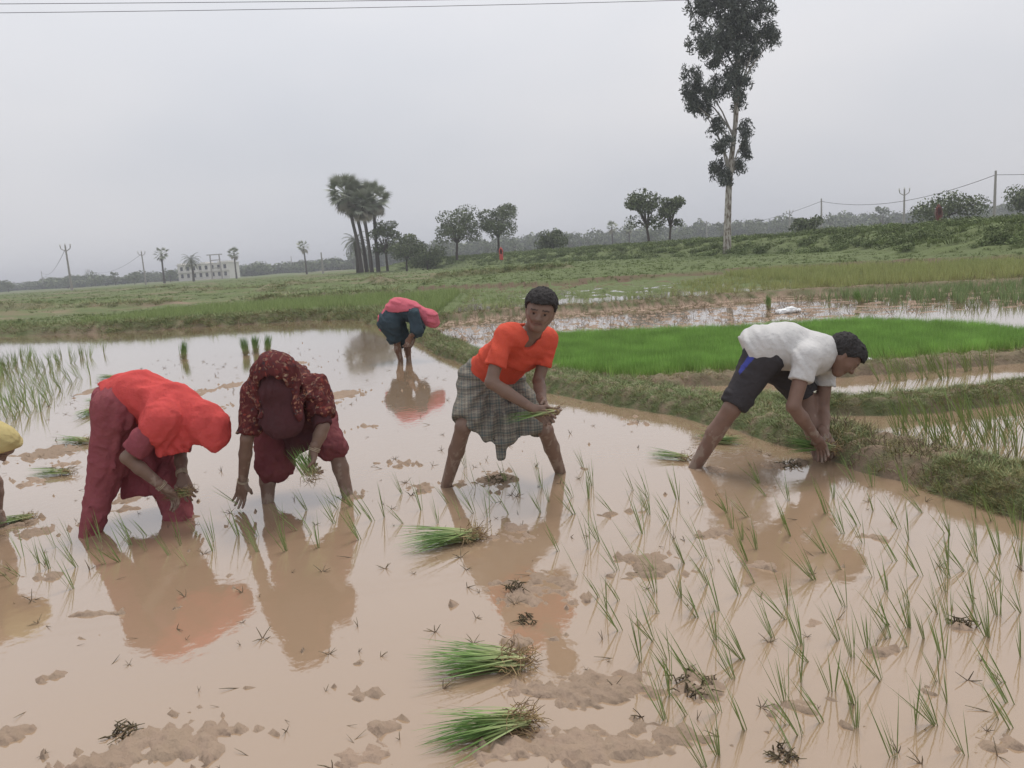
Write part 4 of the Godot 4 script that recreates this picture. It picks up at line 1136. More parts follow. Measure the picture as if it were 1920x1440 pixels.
func plants() -> void:
	var young0 := Color(0.26, 0.29, 0.13)
	var young1 := Color(0.13, 0.21, 0.05)
	var young2 := Color(0.23, 0.32, 0.095)
	# seedlings set out singly
	var kinds := []
	var looks := []
	var wind := Vector3(-0.62, 0, -0.05)
	for v in 18:
		var n: int = [4, 6, 8, 5, 7, 10, 3, 6, 9, 5, 7, 4, 8, 6, 5, 11, 4, 7][v]
		var ln: float = [1.0, 0.7, 0.3, 1.2, 0.9, 0.5][v % 6]
		kinds.append(tuft(n, 0.15, 0.28, 0.0056, 0.16 + 0.05 * (v % 4), wind * ln, 0.28, young0, young1, young2, 0.014, 5))
		looks.append([("sparse" if n < 5 else "full" if n > 7 else "slender"), ("leaning over" if ln > 0.85 else "slightly tilted" if ln > 0.45 else "nearly upright")])
	for k in TUFTS.size():
		var p := TUFTS[k]
		var v := (k * 7 + 3) % 18
		var where := "in the open brown water of the planted plot"
		if near(BUND1, p) < 0.75: where = "in the water at the grassy bank's edge"
		elif p.x < -0.9: where = "in the planted row before the bending people in red"
		elif p.x < 0.45 and p.y < -4.0: where = "in the planted row before the person in orange"
		elif p.y < -4.0: where = "in the planted rows before the person in white"
		var o := piece(self, "rice_seedling", kinds[v], M.leaf)
		o.position = Vector3(p.x, 0.0, p.y)
		o.rotation.y = rng.randf_range(-0.7, 0.7)
		o.scale = Vector3.ONE * rng.randf_range(0.72, 1.05)
		tag(o, "%s rice seedling %s %s" % [looks[v][0], looks[v][1], where], "rice seedling", "%s %s seedlings %s" % [looks[v][0], looks[v][1], where])
	var small := []
	for v in 8: small.append(tuft(6 + v % 4, 0.2, 0.36, 0.009, 0.22, wind * 0.7, 0.3, young0, young1, young2, 0.02, 4))
	for k in POND_TUFTS.size():
		var p := POND_TUFTS[k]
		if height(p.x, p.y) > 0.04: continue
		var o := piece(self, "rice_seedling", small[k % 8], M.leaf)
		o.position = Vector3(p.x, 0.0, p.y)
		o.rotation.y = rng.randf_range(-0.8, 0.8)
		var w := "in the small pond behind the bank" if p.y > -6.0 else "in the narrow strip before the bright nursery bed"
		tag(o, "green rice seedling standing " + w, "rice seedling", "seedlings " + w)
	for k in FIELD_TUFTS.size():
		if k >= 62: break
		var p := FIELD_TUFTS[k]
		var o := piece(self, "rice_seedling", small[(k + 3) % 8], M.leaf)
		o.position = Vector3(p.x, 0.0, p.y)
		o.rotation.y = rng.randf_range(-0.8, 0.8)
		o.scale = Vector3.ONE * 1.05
		tag(o, "rice seedling in the finished rows near the far grassy bank", "rice seedling", "seedlings of the finished rows")
	var blade_mat: StandardMaterial3D = M.leaf
	# the rest of the finished rows, too small to pick apart
	var tr := []
	var co := []
	for q in 480:
		var t := rng.randf()
		var p := Vector3(lerpf(-15.0, -7.6, pow(rng.randf(), 0.8)), 0, lerpf(-9.0, -16.5, t))
		if p.x > lerpf(-6.9, -8.2, t) - 0.4: continue
		tr.append(stand(p, rng.randf_range(0.8, 1.2)))
		co.append(Color.WHITE * rng.randf_range(0.8, 1.2))
	many("finished_rows", small[2], blade_mat, tr, co, "rows of young rice standing in water at the edge of the plot", "rice")
	# bright nursery bed
	var bed := tuft(13, 0.12, 0.2, 0.0055, 0.28, Vector3.ZERO, 0.15, Color(0.2, 0.32, 0.07), Color(0.2, 0.38, 0.07), Color(0.29, 0.5, 0.11), 0.05, 3)
	tr = []; co = []
	for p0 in in_plot(NURSERY, 17000):
		var p: Vector2 = p0 + Vector2(rng.randfn(), rng.randfn()) * 0.06
		var g := 1.0 + 0.35 * nz.get_noise_2d(p.x * 1.5, p.y * 1.5) + rng.randf_range(-0.22, 0.22)
		tr.append(stand(Vector3(p.x, 0.02, p.y), rng.randf_range(0.8, 1.1) * (1.0 + 0.12 * nz.get_noise_2d(p.x * 3.0, p.y * 3.0))))
		co.append(Color(g * 1.08, g, g * 1.2))
	many("nursery_rice", bed, blade_mat, tr, co, "dense bright green carpet of nursery rice", "rice")
	# grass on the banks
	var turf := tuft(17, 0.05, 0.13, 0.005, 1.5, Vector3.ZERO, 1.3, Color(0.22, 0.21, 0.11), Color(0.14, 0.19, 0.07), Color(0.25, 0.31, 0.14), 0.06, 3)
	var lists := [[], []]
	bank_grass(BUND1, 0.0, 9.6, 0.5, 7500, 0.02, lists, 0.75, 0.15)
	bank_grass(BUND1, 9.0, 11.4, 0.45, 260, 0.03, lists, 0.8, 0.75)
	bank_grass(BUND1, 10.9, 12.9, 0.5, 2000, 0.0, lists, 0.65, 0.4)
	bank_grass(BUND2, 0.0, 4.9, 0.36, 2200, 0.02, lists, 0.65, 0.3)
	bank_grass(BUND3, 0.0, 5.9, 0.3, 700, 0.04, lists, 0.65, 0.6)
	bank_grass(BUND4, 0.0, 5.9, 0.6, 1500, 0.04, lists, 0.9, 0.5)
	bank_grass(BUND5, 0.0, 6.9, 1.0, 6200, 0.01, lists, 1.7, 0.25)
	for line in RIDGES: bank_grass(line, 0.0, line.size() - 1.01, 0.9, 420, 0.1, lists, 3.4, 0.3)
	many("bank_grass", turf, blade_mat, lists[0], lists[1], "short tangled grass growing on the earth banks", "grass")
	# long-stemmed weeds and straw on the dug part of the bank
	# young rice of the plots farther back
	var plot := tuft(12, 0.22, 0.36, 0.012, 0.34, Vector3.ZERO, 0.3, Color(0.24, 0.29, 0.13), Color(0.24, 0.31, 0.12), Color(0.33, 0.4, 0.18), 0.05, 3)
	tr = []; co = []
	# tufts in water at the right of the puddled field
	for q in 1100:
		var p := Vector2(rng.randf_range(6.2, 17.0), 0)
		p.y = rng.randf_range(-13.2, -18.2)
		if p.x < 6.4 + (p.y + 18.2) * 0.35 + rng.randf() * 1.4: continue
		tr.append(stand(Vector3(p.x, 0.0, p.y), rng.randf_range(0.7, 1.0)))
		var g := rng.randf_range(0.65, 0.95)
		co.append(Color(g * 0.9, g, g))
	# plots between the low bank and the far bank
	for q in 15000:
		var p := Vector2(rng.randf_range(-4.2, 30.0), rng.randf_range(-20.3, -36.0))
		if near(BUND4, p) < 0.55 or (near(BUND4, p) < 30.0 and side_of > 0.0): continue
		if near(BANK, p) < 0.5 or side_of < 0.0: continue
		# a strip of open water along the far bank, narrowing to one side
		var open := near(BANK, p)
		if p.x > -1.0 and p.x < 9.5 and open < 8.0 * (1.0 - absf(p.x - 4.0) / 6.5): continue
		var thick := nz.get_noise_2d(p.x * 0.35, p.y * 0.8) + (0.35 if p.x > 6.0 else -0.02)
		if rng.randf() > (0.5 if p.x > 6.0 else 0.22) + thick * 1.1: continue
		tr.append(stand(Vector3(p.x, 0.0, p.y), rng.randf_range(0.75, 1.15) * (1.0 if p.x > 9.0 else 0.62)))
		var g := rng.randf_range(0.85, 1.2)
		co.append(Color(g * 1.12, g, g * 0.9) if p.x > 5.0 else Color(g, g, g))
	# green plot behind the far edge of the pond
	for q in 7500:
		var p := Vector2(rng.randf_range(-13.5, -1.9), rng.randf_range(-20.0, -32.0))
		if near(BUND5, p) < 0.3 or side_of > 0.0: continue
		if rng.randf() > 0.75 + nz.get_noise_2d(p.x * 0.5, p.y * 0.5): continue
		tr.append(stand(Vector3(p.x, height(p.x, p.y), p.y), rng.randf_range(0.8, 1.2)))
		var g := rng.randf_range(0.85, 1.2)
		co.append(Color(g, g, g * 0.9))
	many("plot_rice", plot, blade_mat, tr, co, "young rice filling the plots beyond the banks", "rice")
	# stubble and trodden straw in the puddled field
	var straw := tuft(6, 0.05, 0.13, 0.007, 1.6, Vector3.ZERO, 0.9, Color(0.2, 0.15, 0.1), Color(0.17, 0.13, 0.085), Color(0.11, 0.09, 0.06), 0.05, 2)
	tr = []; co = []
	for q in 5200:
		var p := Vector2(rng.randf_range(-1.6, 16.0), rng.randf_range(-12.9, -19.6))
		var h := height(p.x, p.y)
		if h < -0.012: continue
		tr.append(stand(Vector3(p.x, h, p.y), rng.randf_range(0.6, 1.3), 0.9))
		var g := rng.randf_range(0.7, 1.4)
		co.append(Color(g, g, g))
	for q in 1500:
		var p := along(BUND1, 8.9, 11.6, 0.5)
		if p.x > 1e5: continue
		var h := height(p.x, p.y)
		if h < 0.0: continue
		tr.append(stand(Vector3(p.x, h, p.y), rng.randf_range(0.5, 1.0), 1.2))
		var g := rng.randf_range(0.8, 1.6)
		co.append(Color(g, g, g))
	many("stubble", straw, M.root, tr, co, "brown trodden straw and stubble on the wet mud", "stubble")
	# bits of root and stem poking from the plot's water
	for v in 3:
		var bit := Bag.new()
		for q in [3, 1, 5][v]:
			var a := rng.randf() * TAU
			var flat: float = [0.9, 0.12, 0.35][v]
			var d := Vector3(cos(a), flat * rng.randf_range(0.4, 1.6), sin(a)).normalized()
			var e := Vector3(cos(a * 2.0 + 1.0), 0.3, sin(a * 2.0 + 1.0)) * 0.014
			var l: float = [1.0, 2.6, 1.3][v] * rng.randf_range(0.6, 1.2)
			bit.tube([Vector3(0, -0.004, 0), d * 0.018 * l + e * 0.4, d * 0.034 * l + e], [0.0022, 0.0019, 0.0008], 4, Color(0.17, 0.125, 0.09), Color(0.14, 0.12, 0.075))
		tr = []; co = []
		for q in 560:
			var p := Vector2(rng.randf_range(-6.5, 3.0), -1.7 - 13.0 * pow(rng.randf(), 1.6))
			if p.x < p.y * 0.72 or p.x > -p.y * 0.7 + 0.2: continue
			var h := height(p.x, p.y)
			if h > 0.06: continue
			if h < -0.045 and rng.randf() < 0.72: continue
			tr.append(stand(Vector3(p.x, maxf(h, 0.0) + 0.001, p.y), rng.randf_range(0.3, 1.1), 0.8 if v != 1 else 0.1))
			var g := rng.randf_range(0.7, 1.6)
			co.append(Color(g, g, g))
		many("root_bits", bit.mesh(), M.root, tr, co, ["dark forked bits of root poking out of the shallow water", "loose brown stems floating on the shallow water", "small tangled tufts of dead root dotting the shallow water"][v], "debris")
	# meadow and embankment growth
	var weed := tuft(16, 0.18, 0.5, 0.04, 0.9, Vector3.ZERO, 0.9, Color(0.13, 0.155, 0.065), Color(0.12, 0.16, 0.06), Color(0.19, 0.235, 0.095), 0.25, 3)
	tr = []; co = []
	for q in 52000:
		var z := -lerpf(27.0, 120.0, pow(rng.randf(), 1.5))
		var p := Vector2(rng.randf_range(-0.75, 0.75) * -z, z)
		var h := height(p.x, p.y)
		if h < 0.07: continue
		if p.x > -4.4 and near(BANK, p) < 0.25: continue
		if p.x < -9.0 and tint.g < tint.r: continue
		var g := rng.randf_range(0.75, 1.3) * (1.0 + 0.35 * nz.get_noise_2d(p.x * 0.3, p.y * 0.3))
		var rough := 1.0 if h > 0.7 else 0.45
		tr.append(stand(Vector3(p.x, h - 0.03, p.y), rng.randf_range(0.35, 0.85) * rough * (1.0 + 0.6 * nz.get_noise_2d(p.x * 0.6, p.y * 0.6)), 0.5))
		co.append(Color(g, g, g * 0.95))
	many("meadow_grass", weed, M.foliage, tr, co, "rough green grass and weeds over the far fields and embankment", "grass")
	# leafy weeds on the embankment
	var shrub := Bag.new()
	for q in 5: leaf_ball(shrub, Vector3(rng.randf_range(-0.4, 0.4), 0.2 + q * 0.06, rng.randf_range(-0.4, 0.4)), Vector3(0.45, 0.28, 0.45), 60, 0.13, 0.6, [Color(0.09, 0.12, 0.05), Color(0.13, 0.165, 0.07), Color(0.17, 0.205, 0.095)], 0.3)
	tr = []; co = []
	for q in 2600:
		var p := along(CREST, 0.0, 6.9, 7.0)
		if p.x > 1e5: continue
		var h := height(p.x, p.y)
		if h < 0.5: continue
		if nz.get_noise_2d(p.x * 0.25, p.y * 0.25) < -0.12: continue
		tr.append(stand(Vector3(p.x, h - 0.1, p.y), rng.randf_range(0.35, 0.8), 0.2))
		var g := rng.randf_range(0.85, 1.5)
		co.append(Color(g, g, g))
	many("embankment_weeds", shrub.mesh(), M.foliage, tr, co, "leafy weeds crowding the embankment slope", "weeds")

# a bundle of pulled seedlings: root at the origin, blades along +x
func bundle_meshes(n: int, length: float, fan: float, rise: float) -> Array:
	var b := Bag.new()
	for k in n:
		var yaw := rng.randfn() * fan
		var pitch := rise * rng.randf_range(-0.15, 1.0)
		var d := Vector3(cos(yaw) * cos(pitch), sin(pitch), sin(yaw) * cos(pitch))
		var at := Vector3(rng.randf_range(-0.02, 0.03), rng.randf_range(0.0, 0.045), rng.randfn() * 0.022)
		var s := d.cross(Vector3(rng.randfn() * 0.5, 1.0, rng.randfn() * 0.7)).normalized()
		b.blade(at, d, length * rng.randf_range(0.72, 1.08), 0.0065 * rng.randf_range(0.7, 1.2), rng.randf_range(0.05, 0.3), Color(0.4, 0.42, 0.2), Color(0.07, 0.16, 0.035).lerp(Color(0.2, 0.33, 0.085), pow(rng.randf(), 1.3)), 5, s)
	var r := Bag.new()
	for k in int(n * 0.8):
		var p := Vector3(rng.randf_range(-0.03, 0.09), rng.randf_range(0.0, 0.05), rng.randfn() * 0.028)
		var d := Vector3(-rng.randf_range(0.1, 1.0), rng.randf_range(-0.35, 0.5), rng.randfn() * 0.7).normalized()
		var pts := [p]
		for q in 4:
			p += d * 0.02
			d = (d + Vector3(rng.randfn(), rng.randfn() - 0.1, rng.randfn()) * 0.5).normalized()
			p.y = maxf(p.y, -0.005)
			pts.append(p)
		var col := Color(0.45, 0.34, 0.18).lerp(Color(0.2, 0.13, 0.085), rng.randf())
		r.tube(pts, [0.0022, 0.0022, 0.0018, 0.0014, 0.0008], 3, col, col)
	return [b.mesh(), r.mesh()]

func bundle(at: Vector3, x_axis: Vector3, up: Vector3, meshes: Array, label: String, group := "", s := 1.0) -> Node3D:
	var o := thing("seedling_bundle", at, label, "seedling bundle", group)
	var x := x_axis.normalized()
	var z := x.cross(up).normalized()
	o.basis = Basis(x, z.cross(x), z).scaled(Vector3.ONE * s)
	piece(o, "leaves", meshes[0], M.leaf)
	piece(o, "roots", meshes[1], M.root)
	return o

func small_things() -> void:
	var says := ["large green seedling bundle lying flat in open water", "large green seedling bundle with straw-coloured roots lying on a mud patch", "dark green seedling bundle with brown roots lying behind the planted row",
		"seedling bundle in the water, next in line from the hip of the person in red", "seedling bundle with a pale reflection lying in the water behind the person in red", "long seedling bundle, the last in line from the person in red",
		"seedling bundle half hidden behind the hip of the person in red", "flattened seedling bundle at the feet of the worker in the yellow head cloth", "small seedling bundle behind the shin of the person in white", "flat seedling bundle just before the foot of the person in white",
		"small far seedling bundle beyond the person in red's back", "sparse seedling bundle leaning against the shin of the person in white"]
	for k in LYING.size():
		var a: Vector3 = LYING[k][0]
		var e: Vector3 = LYING[k][1]
		var l := clampf((e - a).length(), 0.3, 0.42)
		var m := bundle_meshes(130 if k < 3 else 60, 0.36, 0.17 if k < 3 else 0.12, 0.3 if k < 3 else 0.2)
		a.y = maxf(0.0, height(a.x, a.z)) + 0.002
		var d := e - a
		d.y = 0.0
		bundle(a, d, Vector3.UP, m, says[k], "", l / 0.36)
	var stands := ["upright seedling sheaf standing alone in the pond", "upright seedling sheaf in the pond, first of a row of three", "upright seedling sheaf in the pond, middle of a row of three", "upright seedling sheaf in the pond, last of three and next to the patterned head cloth", "upright seedling sheaf on the puddled field beside the white sack", "tilted seedling sheaf on the puddled field near the rice in water"]
	for k in UPRIGHT.size():
		var p: Vector3 = UPRIGHT[k]
		p.y = maxf(0.0, height(p.x, p.z)) + 0.01
		var m := bundle_meshes(150, 0.34, 0.13, 0.2)
		bundle(p, Vector3([0.1, -0.08, 0.05, 0.12, -0.1, -0.55][k], 1.0, 0.0), Vector3(0, 0, 1), m, stands[k], "", 0.98 if k < 4 else 0.95)
	# uprooted weed clumps
	var weeds := ["dark clump of uprooted roots on the mud between seedlings", "dark heap of dead stems beside the person in orange's feet", "dead stems poking up before the hands of the person in white", "small dark root clump in the densest planted rows", "dark root bits in the reflection of the person in orange", "small dark root clump at the lower end of the planted plot", "dark curled root on a mud hump in open water", "crooked dark stems on mud near a lone seedling row"]
	for k in WEEDS.size():
		var p: Vector3 = WEEDS[k]
		p.y = maxf(0.0, height(p.x, p.z)) - 0.003
		var b := Bag.new()
		var big := 1.0 if k < 3 else 0.55
		for q in int(46 * big):
			var a := rng.randf() * TAU
			var s := Vector3(cos(a), 0, sin(a)) * 0.075 * big * sqrt(rng.randf())
			var d := Vector3(rng.randfn(), rng.randf_range(0.1, 0.9), rng.randfn()).normalized()
			var l := rng.randf_range(0.02, 0.05)
			b.tube([s, s + d * l * 0.5 + Vector3(0, 0.008, 0), s + d * l + Vector3(rng.randfn(), rng.randfn() * 0.4, rng.randfn()) * 0.015], [0.003, 0.0028, 0.001], 4, Color(0.1, 0.075, 0.055), Color(0.13, 0.11, 0.06))
		var o := piece(self, "weed_clump", b.mesh(), M.root)
		o.position = p
		tag(o, weeds[k], "weed clump")
	# white plastic sacks
	for k in BAGS.size():
		var p: Vector3 = BAGS[k]
		p.y = maxf(height(p.x, p.z), 0.0)
		var s: float = [0.36, 0.17][k]
		var f := Field.new([p], s, 0.012)
		f.cone(p + Vector3(-s * 0.6, 0.03, 0.02), p + Vector3(s * 0.1, 0.06, 0), s * 0.22, s * 0.3, 0.05, Vector3.UP, 1.6)
		f.cone(p + Vector3(0, 0.04, 0.03), p + Vector3(s * 0.6, 0.04, -0.03), s * 0.24, s * 0.12, 0.05, Vector3.UP, 1.5)
		f.bend(func(q: Vector3, d: float) -> float: return d + 0.03 * ncl.get_noise_3d(q.x * 9.0, q.y * 14.0, q.z * 9.0))
		var o := piece(self, "plastic_sack", f.skin(p, func(_q: Vector3) -> Color: return Color.WHITE).mesh(), M.plastic)
		o.position = p
		tag(o, ["crumpled white plastic sack lying on the puddled field", "small white plastic scrap on the bare bank beside the nursery bed"][k], "plastic sack")
	held()

# ---------------------------------------------------------------- people
const SKIN := Color(0.195, 0.125, 0.095)
const MUD_ON_SKIN := Color(0.26, 0.195, 0.155)

func frame_of(fw: Vector3, up: Vector3) -> Basis:
	var z := fw.normalized()
	var x := up.cross(z).normalized()
	return Basis(x, z.cross(x), z)

# a hand from wrist w towards fingers d, palm facing pn; curl: bend of each finger joint; side: +1 or -1, where the thumb leaves
func hand(w: Vector3, d: Vector3, pn: Vector3, curl: float, side: float, at: Vector3, tone: Callable) -> Bag:
	d = d.normalized()
	var s := d.cross(pn).normalized()
	pn = s.cross(d).normalized()
	var f := Field.new([w - d * 0.05, w + d * 0.2, w + pn * 0.1], 0.07, 0.0045)
	f.cone(w - d * 0.04, w + d * 0.01, 0.029, 0.028, 0.01)
	for k in 4:
		var o := (k - 1.5) * 0.0195
		var root := w + d * (0.088 - absf(k - 1.2) * 0.004) + s * o * side
		f.cone(w + d * 0.012 + s * o * side * 0.65, root, 0.019, 0.0135, 0.012)
		var p := root
		var e := (d + s * side * (k - 1.5) * 0.07).normalized()
		var l: float = [0.042, 0.046, 0.043, 0.034][k]
		for q in 3:
			e = e.rotated(s, -curl * (0.7 if q == 0 else 1.0) * (0.9 + 0.08 * k))
			var nx: Vector3 = p + e * l * [1.0, 0.68, 0.55][q]
			f.cone(p, nx, 0.0102 - 0.0008 * q, 0.0096 - 0.001 * q, 0.004)
			p = nx
	var t0 := w + d * 0.025 - s * side * 0.024
	var t1 := t0 + (d * 0.65 - s * side * 0.6 + pn * 0.35).normalized() * 0.042
	var t2 := t1 + (d * 0.85 - s * side * 0.1 + pn * (0.3 + curl * 0.5)).normalized() * 0.034
	f.cone(t0, t1, 0.016, 0.0118, 0.012)
	f.cone(t1, t2, 0.0115, 0.0095, 0.004)
	return f.skin(at, tone)

func head(c: Vector3, b: Basis, s: float, neck: Vector3, at: Vector3, tone: Callable) -> Bag:
	var f := Field.new([c], 0.17 * s, 0.005)
	var L := func(x: float, y: float, z: float) -> Vector3: return c + b * (Vector3(x, y, z) * s)
	f.cone(L.call(0, 0.03, -0.03), L.call(0, 0.028, 0.018), 0.078 * s, 0.076 * s, 0.03)
	f.cone(L.call(0, 0.005, 0.034), L.call(0, -0.07, 0.052), 0.057 * s, 0.036 * s, 0.03)
	for g in [-1.0, 1.0]:
		f.cone(L.call(g * 0.05, -0.03, 0.0), L.call(g * 0.018, -0.082, 0.058), 0.03 * s, 0.021 * s, 0.025)
		f.cone(L.call(g * 0.043, -0.014, 0.06), L.call(g * 0.03, -0.03, 0.072), 0.02 * s, 0.018 * s, 0.02)
		f.cone(L.call(g * 0.036, 0.006, 0.094), L.call(g * 0.028, 0.006, 0.096), 0.012 * s, 0.012 * s, 0.01, Vector3.ZERO, 1.0, 0, true)
		f.cone(L.call(g * 0.031, 0.005, 0.073), L.call(g * 0.031, 0.005, 0.0731), 0.0145 * s, 0.0145 * s, 0.004)
		f.cone(L.call(g * 0.077, 0.014, -0.008), L.call(g * 0.077, -0.018, -0.003), 0.02 * s, 0.013 * s, 0.006, b.x, 2.2)
	f.cone(L.call(-0.036, 0.026, 0.078), L.call(0.036, 0.026, 0.078), 0.0125 * s, 0.0125 * s, 0.02)
	f.cone(L.call(0, 0.012, 0.09), L.call(0, -0.02, 0.106), 0.0085 * s, 0.0125 * s, 0.012)
	for g in [-1.0, 1.0]: f.cone(L.call(g * 0.011, -0.024, 0.096), L.call(g * 0.011, -0.024, 0.0961), 0.01 * s, 0.01 * s, 0.008)
	f.cone(L.call(-0.02, -0.045, 0.083), L.call(0.02, -0.045, 0.083), 0.008 * s, 0.008 * s, 0.006)
	f.cone(L.call(-0.017, -0.055, 0.082), L.call(0.017, -0.055, 0.082), 0.0085 * s, 0.0085 * s, 0.004)
	f.cone(L.call(0, -0.04, -0.015), neck, 0.052 * s, 0.056 * s, 0.03)
	var inv := b.inverse()
	var face := func(p: Vector3) -> Color:
		var q := inv * (p - c) / s
		var col: Color = tone.call(p)
		var ax := absf(q.x)
		if q.z > 0.05:
			if Vector2((ax - 0.031) / 0.0135, (q.y - 0.005) / 0.0068).length() < 1.0:
				col = Color(0.02, 0.015, 0.012) if absf(ax - 0.031) < 0.0068 else Color(0.22, 0.17, 0.15)
			elif ax > 0.012 and ax < 0.052 and absf(q.y - 0.031 + ax * 0.06) < 0.0045: col = Color(0.05, 0.035, 0.03)
			elif ax < 0.024 and absf(q.y + 0.05) < 0.009: col = Color(0.19, 0.1, 0.085) if absf(q.y + 0.05) > 0.002 else Color(0.09, 0.05, 0.04)
		return col
	return f.skin(at, face)

# skin of the whole figure: one body with head and hands
func body(J: Dictionary, o: Dictionary, at: Vector3) -> Bag:
	var g: float = o.get("build", 1.0)
	var base: Color = o.get("tone", SKIN)
	var mud_to: float = o.get("mud", 0.35)
	var tone := func(p: Vector3) -> Color:
		var k := 1.0 + 0.16 * nf.get_noise_3d(p.x * 14.0, p.y * 14.0, p.z * 14.0)
		var c := base * k
		c.a = 1.0
		var m := nf.get_noise_3d(p.x * 17.0 + 5.0, p.y * 9.0, p.z * 17.0)
		if p.y < mud_to and m > 0.02 + (p.y / mud_to) * 0.3: c = MUD_ON_SKIN
		return c
	var f := Field.new(J.values(), 0.2, 0.0115)
	var fb: Vector3 = (J.shR - J.shL).cross(J.neck - J.pelvis).normalized()
	f.cone(J.hipL, J.hipR, 0.1 * g, 0.1 * g, 0.04)
	f.cone(J.pelvis, J.belly, 0.125 * g, 0.125 * g, 0.05, fb, 1.3)
	f.cone(J.belly, J.chest, 0.125 * g, 0.14 * g, 0.05, fb, 1.35)
	f.cone(J.shL.lerp(J.shR, 0.12), J.shL.lerp(J.shR, 0.88), 0.062 * g, 0.062 * g, 0.05)
	f.cone(J.chest, J.neck, 0.11 * g, 0.055 * g, 0.05)
	f.cone(J.neck, J.head, 0.052, 0.05, 0.02)
	for s in ["L", "R"]:
		var hip: Vector3 = J["hip" + s]
		var knee: Vector3 = J["knee" + s]
		var ank: Vector3 = J["ank" + s]
		f.cone(hip, knee, 0.082 * g, 0.056 * g, 0.03)
		var down := (ank - knee).normalized()
		var heel: Vector3 = ank + down * (0.085 / maxf(0.3, -down.y))
		var calf := knee.lerp(heel, 0.33) - (o.foot as Vector3) * 0.012
		f.cone(knee, calf, 0.052 * g, 0.054 * g, 0.02)
		f.cone(calf, heel, 0.052 * g, 0.033 * g, 0.02)
		f.cone(heel, heel + (o.foot as Vector3) * 0.15 + Vector3(0, -0.015, 0), 0.034, 0.026, 0.02)
		f.cone(J["sh" + s], J["el" + s], 0.05 * g, 0.039 * g, 0.03)
		f.cone(J["el" + s], (J["el" + s] as Vector3).lerp(J["wr" + s], 0.35), 0.04 * g, 0.041 * g, 0.015)
		f.cone((J["el" + s] as Vector3).lerp(J["wr" + s], 0.35), J["wr" + s], 0.041 * g, 0.028, 0.015)
	var out := f.skin(at, tone)
	var hb := frame_of(o.face, o.crown)
	out.add(head(J.head, hb, o.get("head", 1.0), J.neck, at, tone))
	out.add(hand(J.wrL, J.haL - J.wrL, o.palmL, o.curlL, o.get("thumbL", 1.0), at, tone))
	out.add(hand(J.wrR, J.haR - J.wrR, o.palmR, o.curlR, o.get("thumbR", -1.0), at, tone))
	return out

func short_hair(c: Vector3, b: Basis, s: float, at: Vector3, fringe: float) -> Bag:
	var f := Field.new([c], 0.18 * s, 0.006)
	f.cone(c + b * Vector3(0, 0.036, -0.036) * s, c + b * Vector3(0, 0.042, 0.02) * s, 0.093 * s, 0.088 * s, 0.03)
	f.cone(c + b * Vector3(0, 0.07, 0.03) * s, c + b * Vector3(0, 0.07, 0.05) * s, 0.05 * s, 0.035 * s, 0.03)
	var inv := b.inverse()
	f.bend(func(p: Vector3, d: float) -> float:
		var q := inv * (p - c) / s
		var line := fringe
		if q.z < 0.06: line = lerpf(-0.005, fringe, clampf((q.z - 0.005) / 0.055, 0.0, 1.0))
		if q.z < 0.0: line = lerpf(-0.075, -0.005, clampf((q.z + 0.06) / 0.06, 0.0, 1.0))
		d += 0.013 * nf.get_noise_3d(p.x * 42.0, p.y * 42.0, p.z * 42.0)
		return maxf(d, (line - q.y + 0.012 * nf.get_noise_3d(p.x * 60.0, p.y * 20.0, p.z * 60.0)) * s), 30.0)
	return f.skin(at, func(_p: Vector3) -> Color: return Color.WHITE)

# soft creases running across axis e (they lie perpendicular to it)
func creases(f: Field, e: Vector3, amp: float, across: float, along_: float) -> void:
	var x := e.normalized()
	var y := x.cross(Vector3(0.3, 0.2, 0.9)).normalized()
	var z := x.cross(y)
	f.bend(func(p: Vector3, d: float) -> float: 
		var n := ncl.get_noise_3d(p.dot(x) * across, p.dot(y) * along_, p.dot(z) * along_)
		return d + amp * (0.55 * n - 0.9 * (absf(n) - 0.22)))

func dyed(c: Color) -> Callable:
	return func(p: Vector3) -> Color:
		var k := 1.0 + 0.1 * nf.get_noise_3d(p.x * 6.0, p.y * 6.0, p.z * 6.0)
		return Color(c.r * k, c.g * k, c.b * k)

# cloth over the trunk, grown by g
func trunk_cloth(f: Field, J: Dictionary, g: float, from_pelvis := true) -> void:
	var fb: Vector3 = (J.shR - J.shL).cross(J.neck - J.pelvis).normalized()
	if from_pelvis: f.cone(J.pelvis, J.belly, 0.125 + g, 0.13 + g, 0.05, fb, 1.25)
	f.cone(J.belly, J.chest, 0.13 + g, 0.145 + g, 0.05, fb, 1.3)
	f.cone((J.shL as Vector3).lerp(J.shR, 0.1), (J.shL as Vector3).lerp(J.shR, 0.9), 0.064 + g, 0.064 + g, 0.06)
	f.cone(J.chest, J.neck, 0.115 + g, 0.06 + g, 0.05)

func bangles(o: Dictionary, p: Vector3, d: Vector3, n: int, at: Vector3) -> void:
	for k in n:
		var y := d.normalized()
		var x := y.cross(Vector3(0.2, 0.3, 0.9)).normalized()
		o.parts.append(["bangle", Transform3D(Basis(x, y, x.cross(y)), p + y * (k * 0.009) - at), M.bangle])

func cover(o: Dictionary, called: String, b: Bag, m: Material) -> void:
	o.parts.append([called, b, m])

func base_of(J: Dictionary) -> Vector3:
	var m: Vector3 = (J.ankL + J.ankR) * 0.5
	return Vector3(m.x, -0.1, m.z)

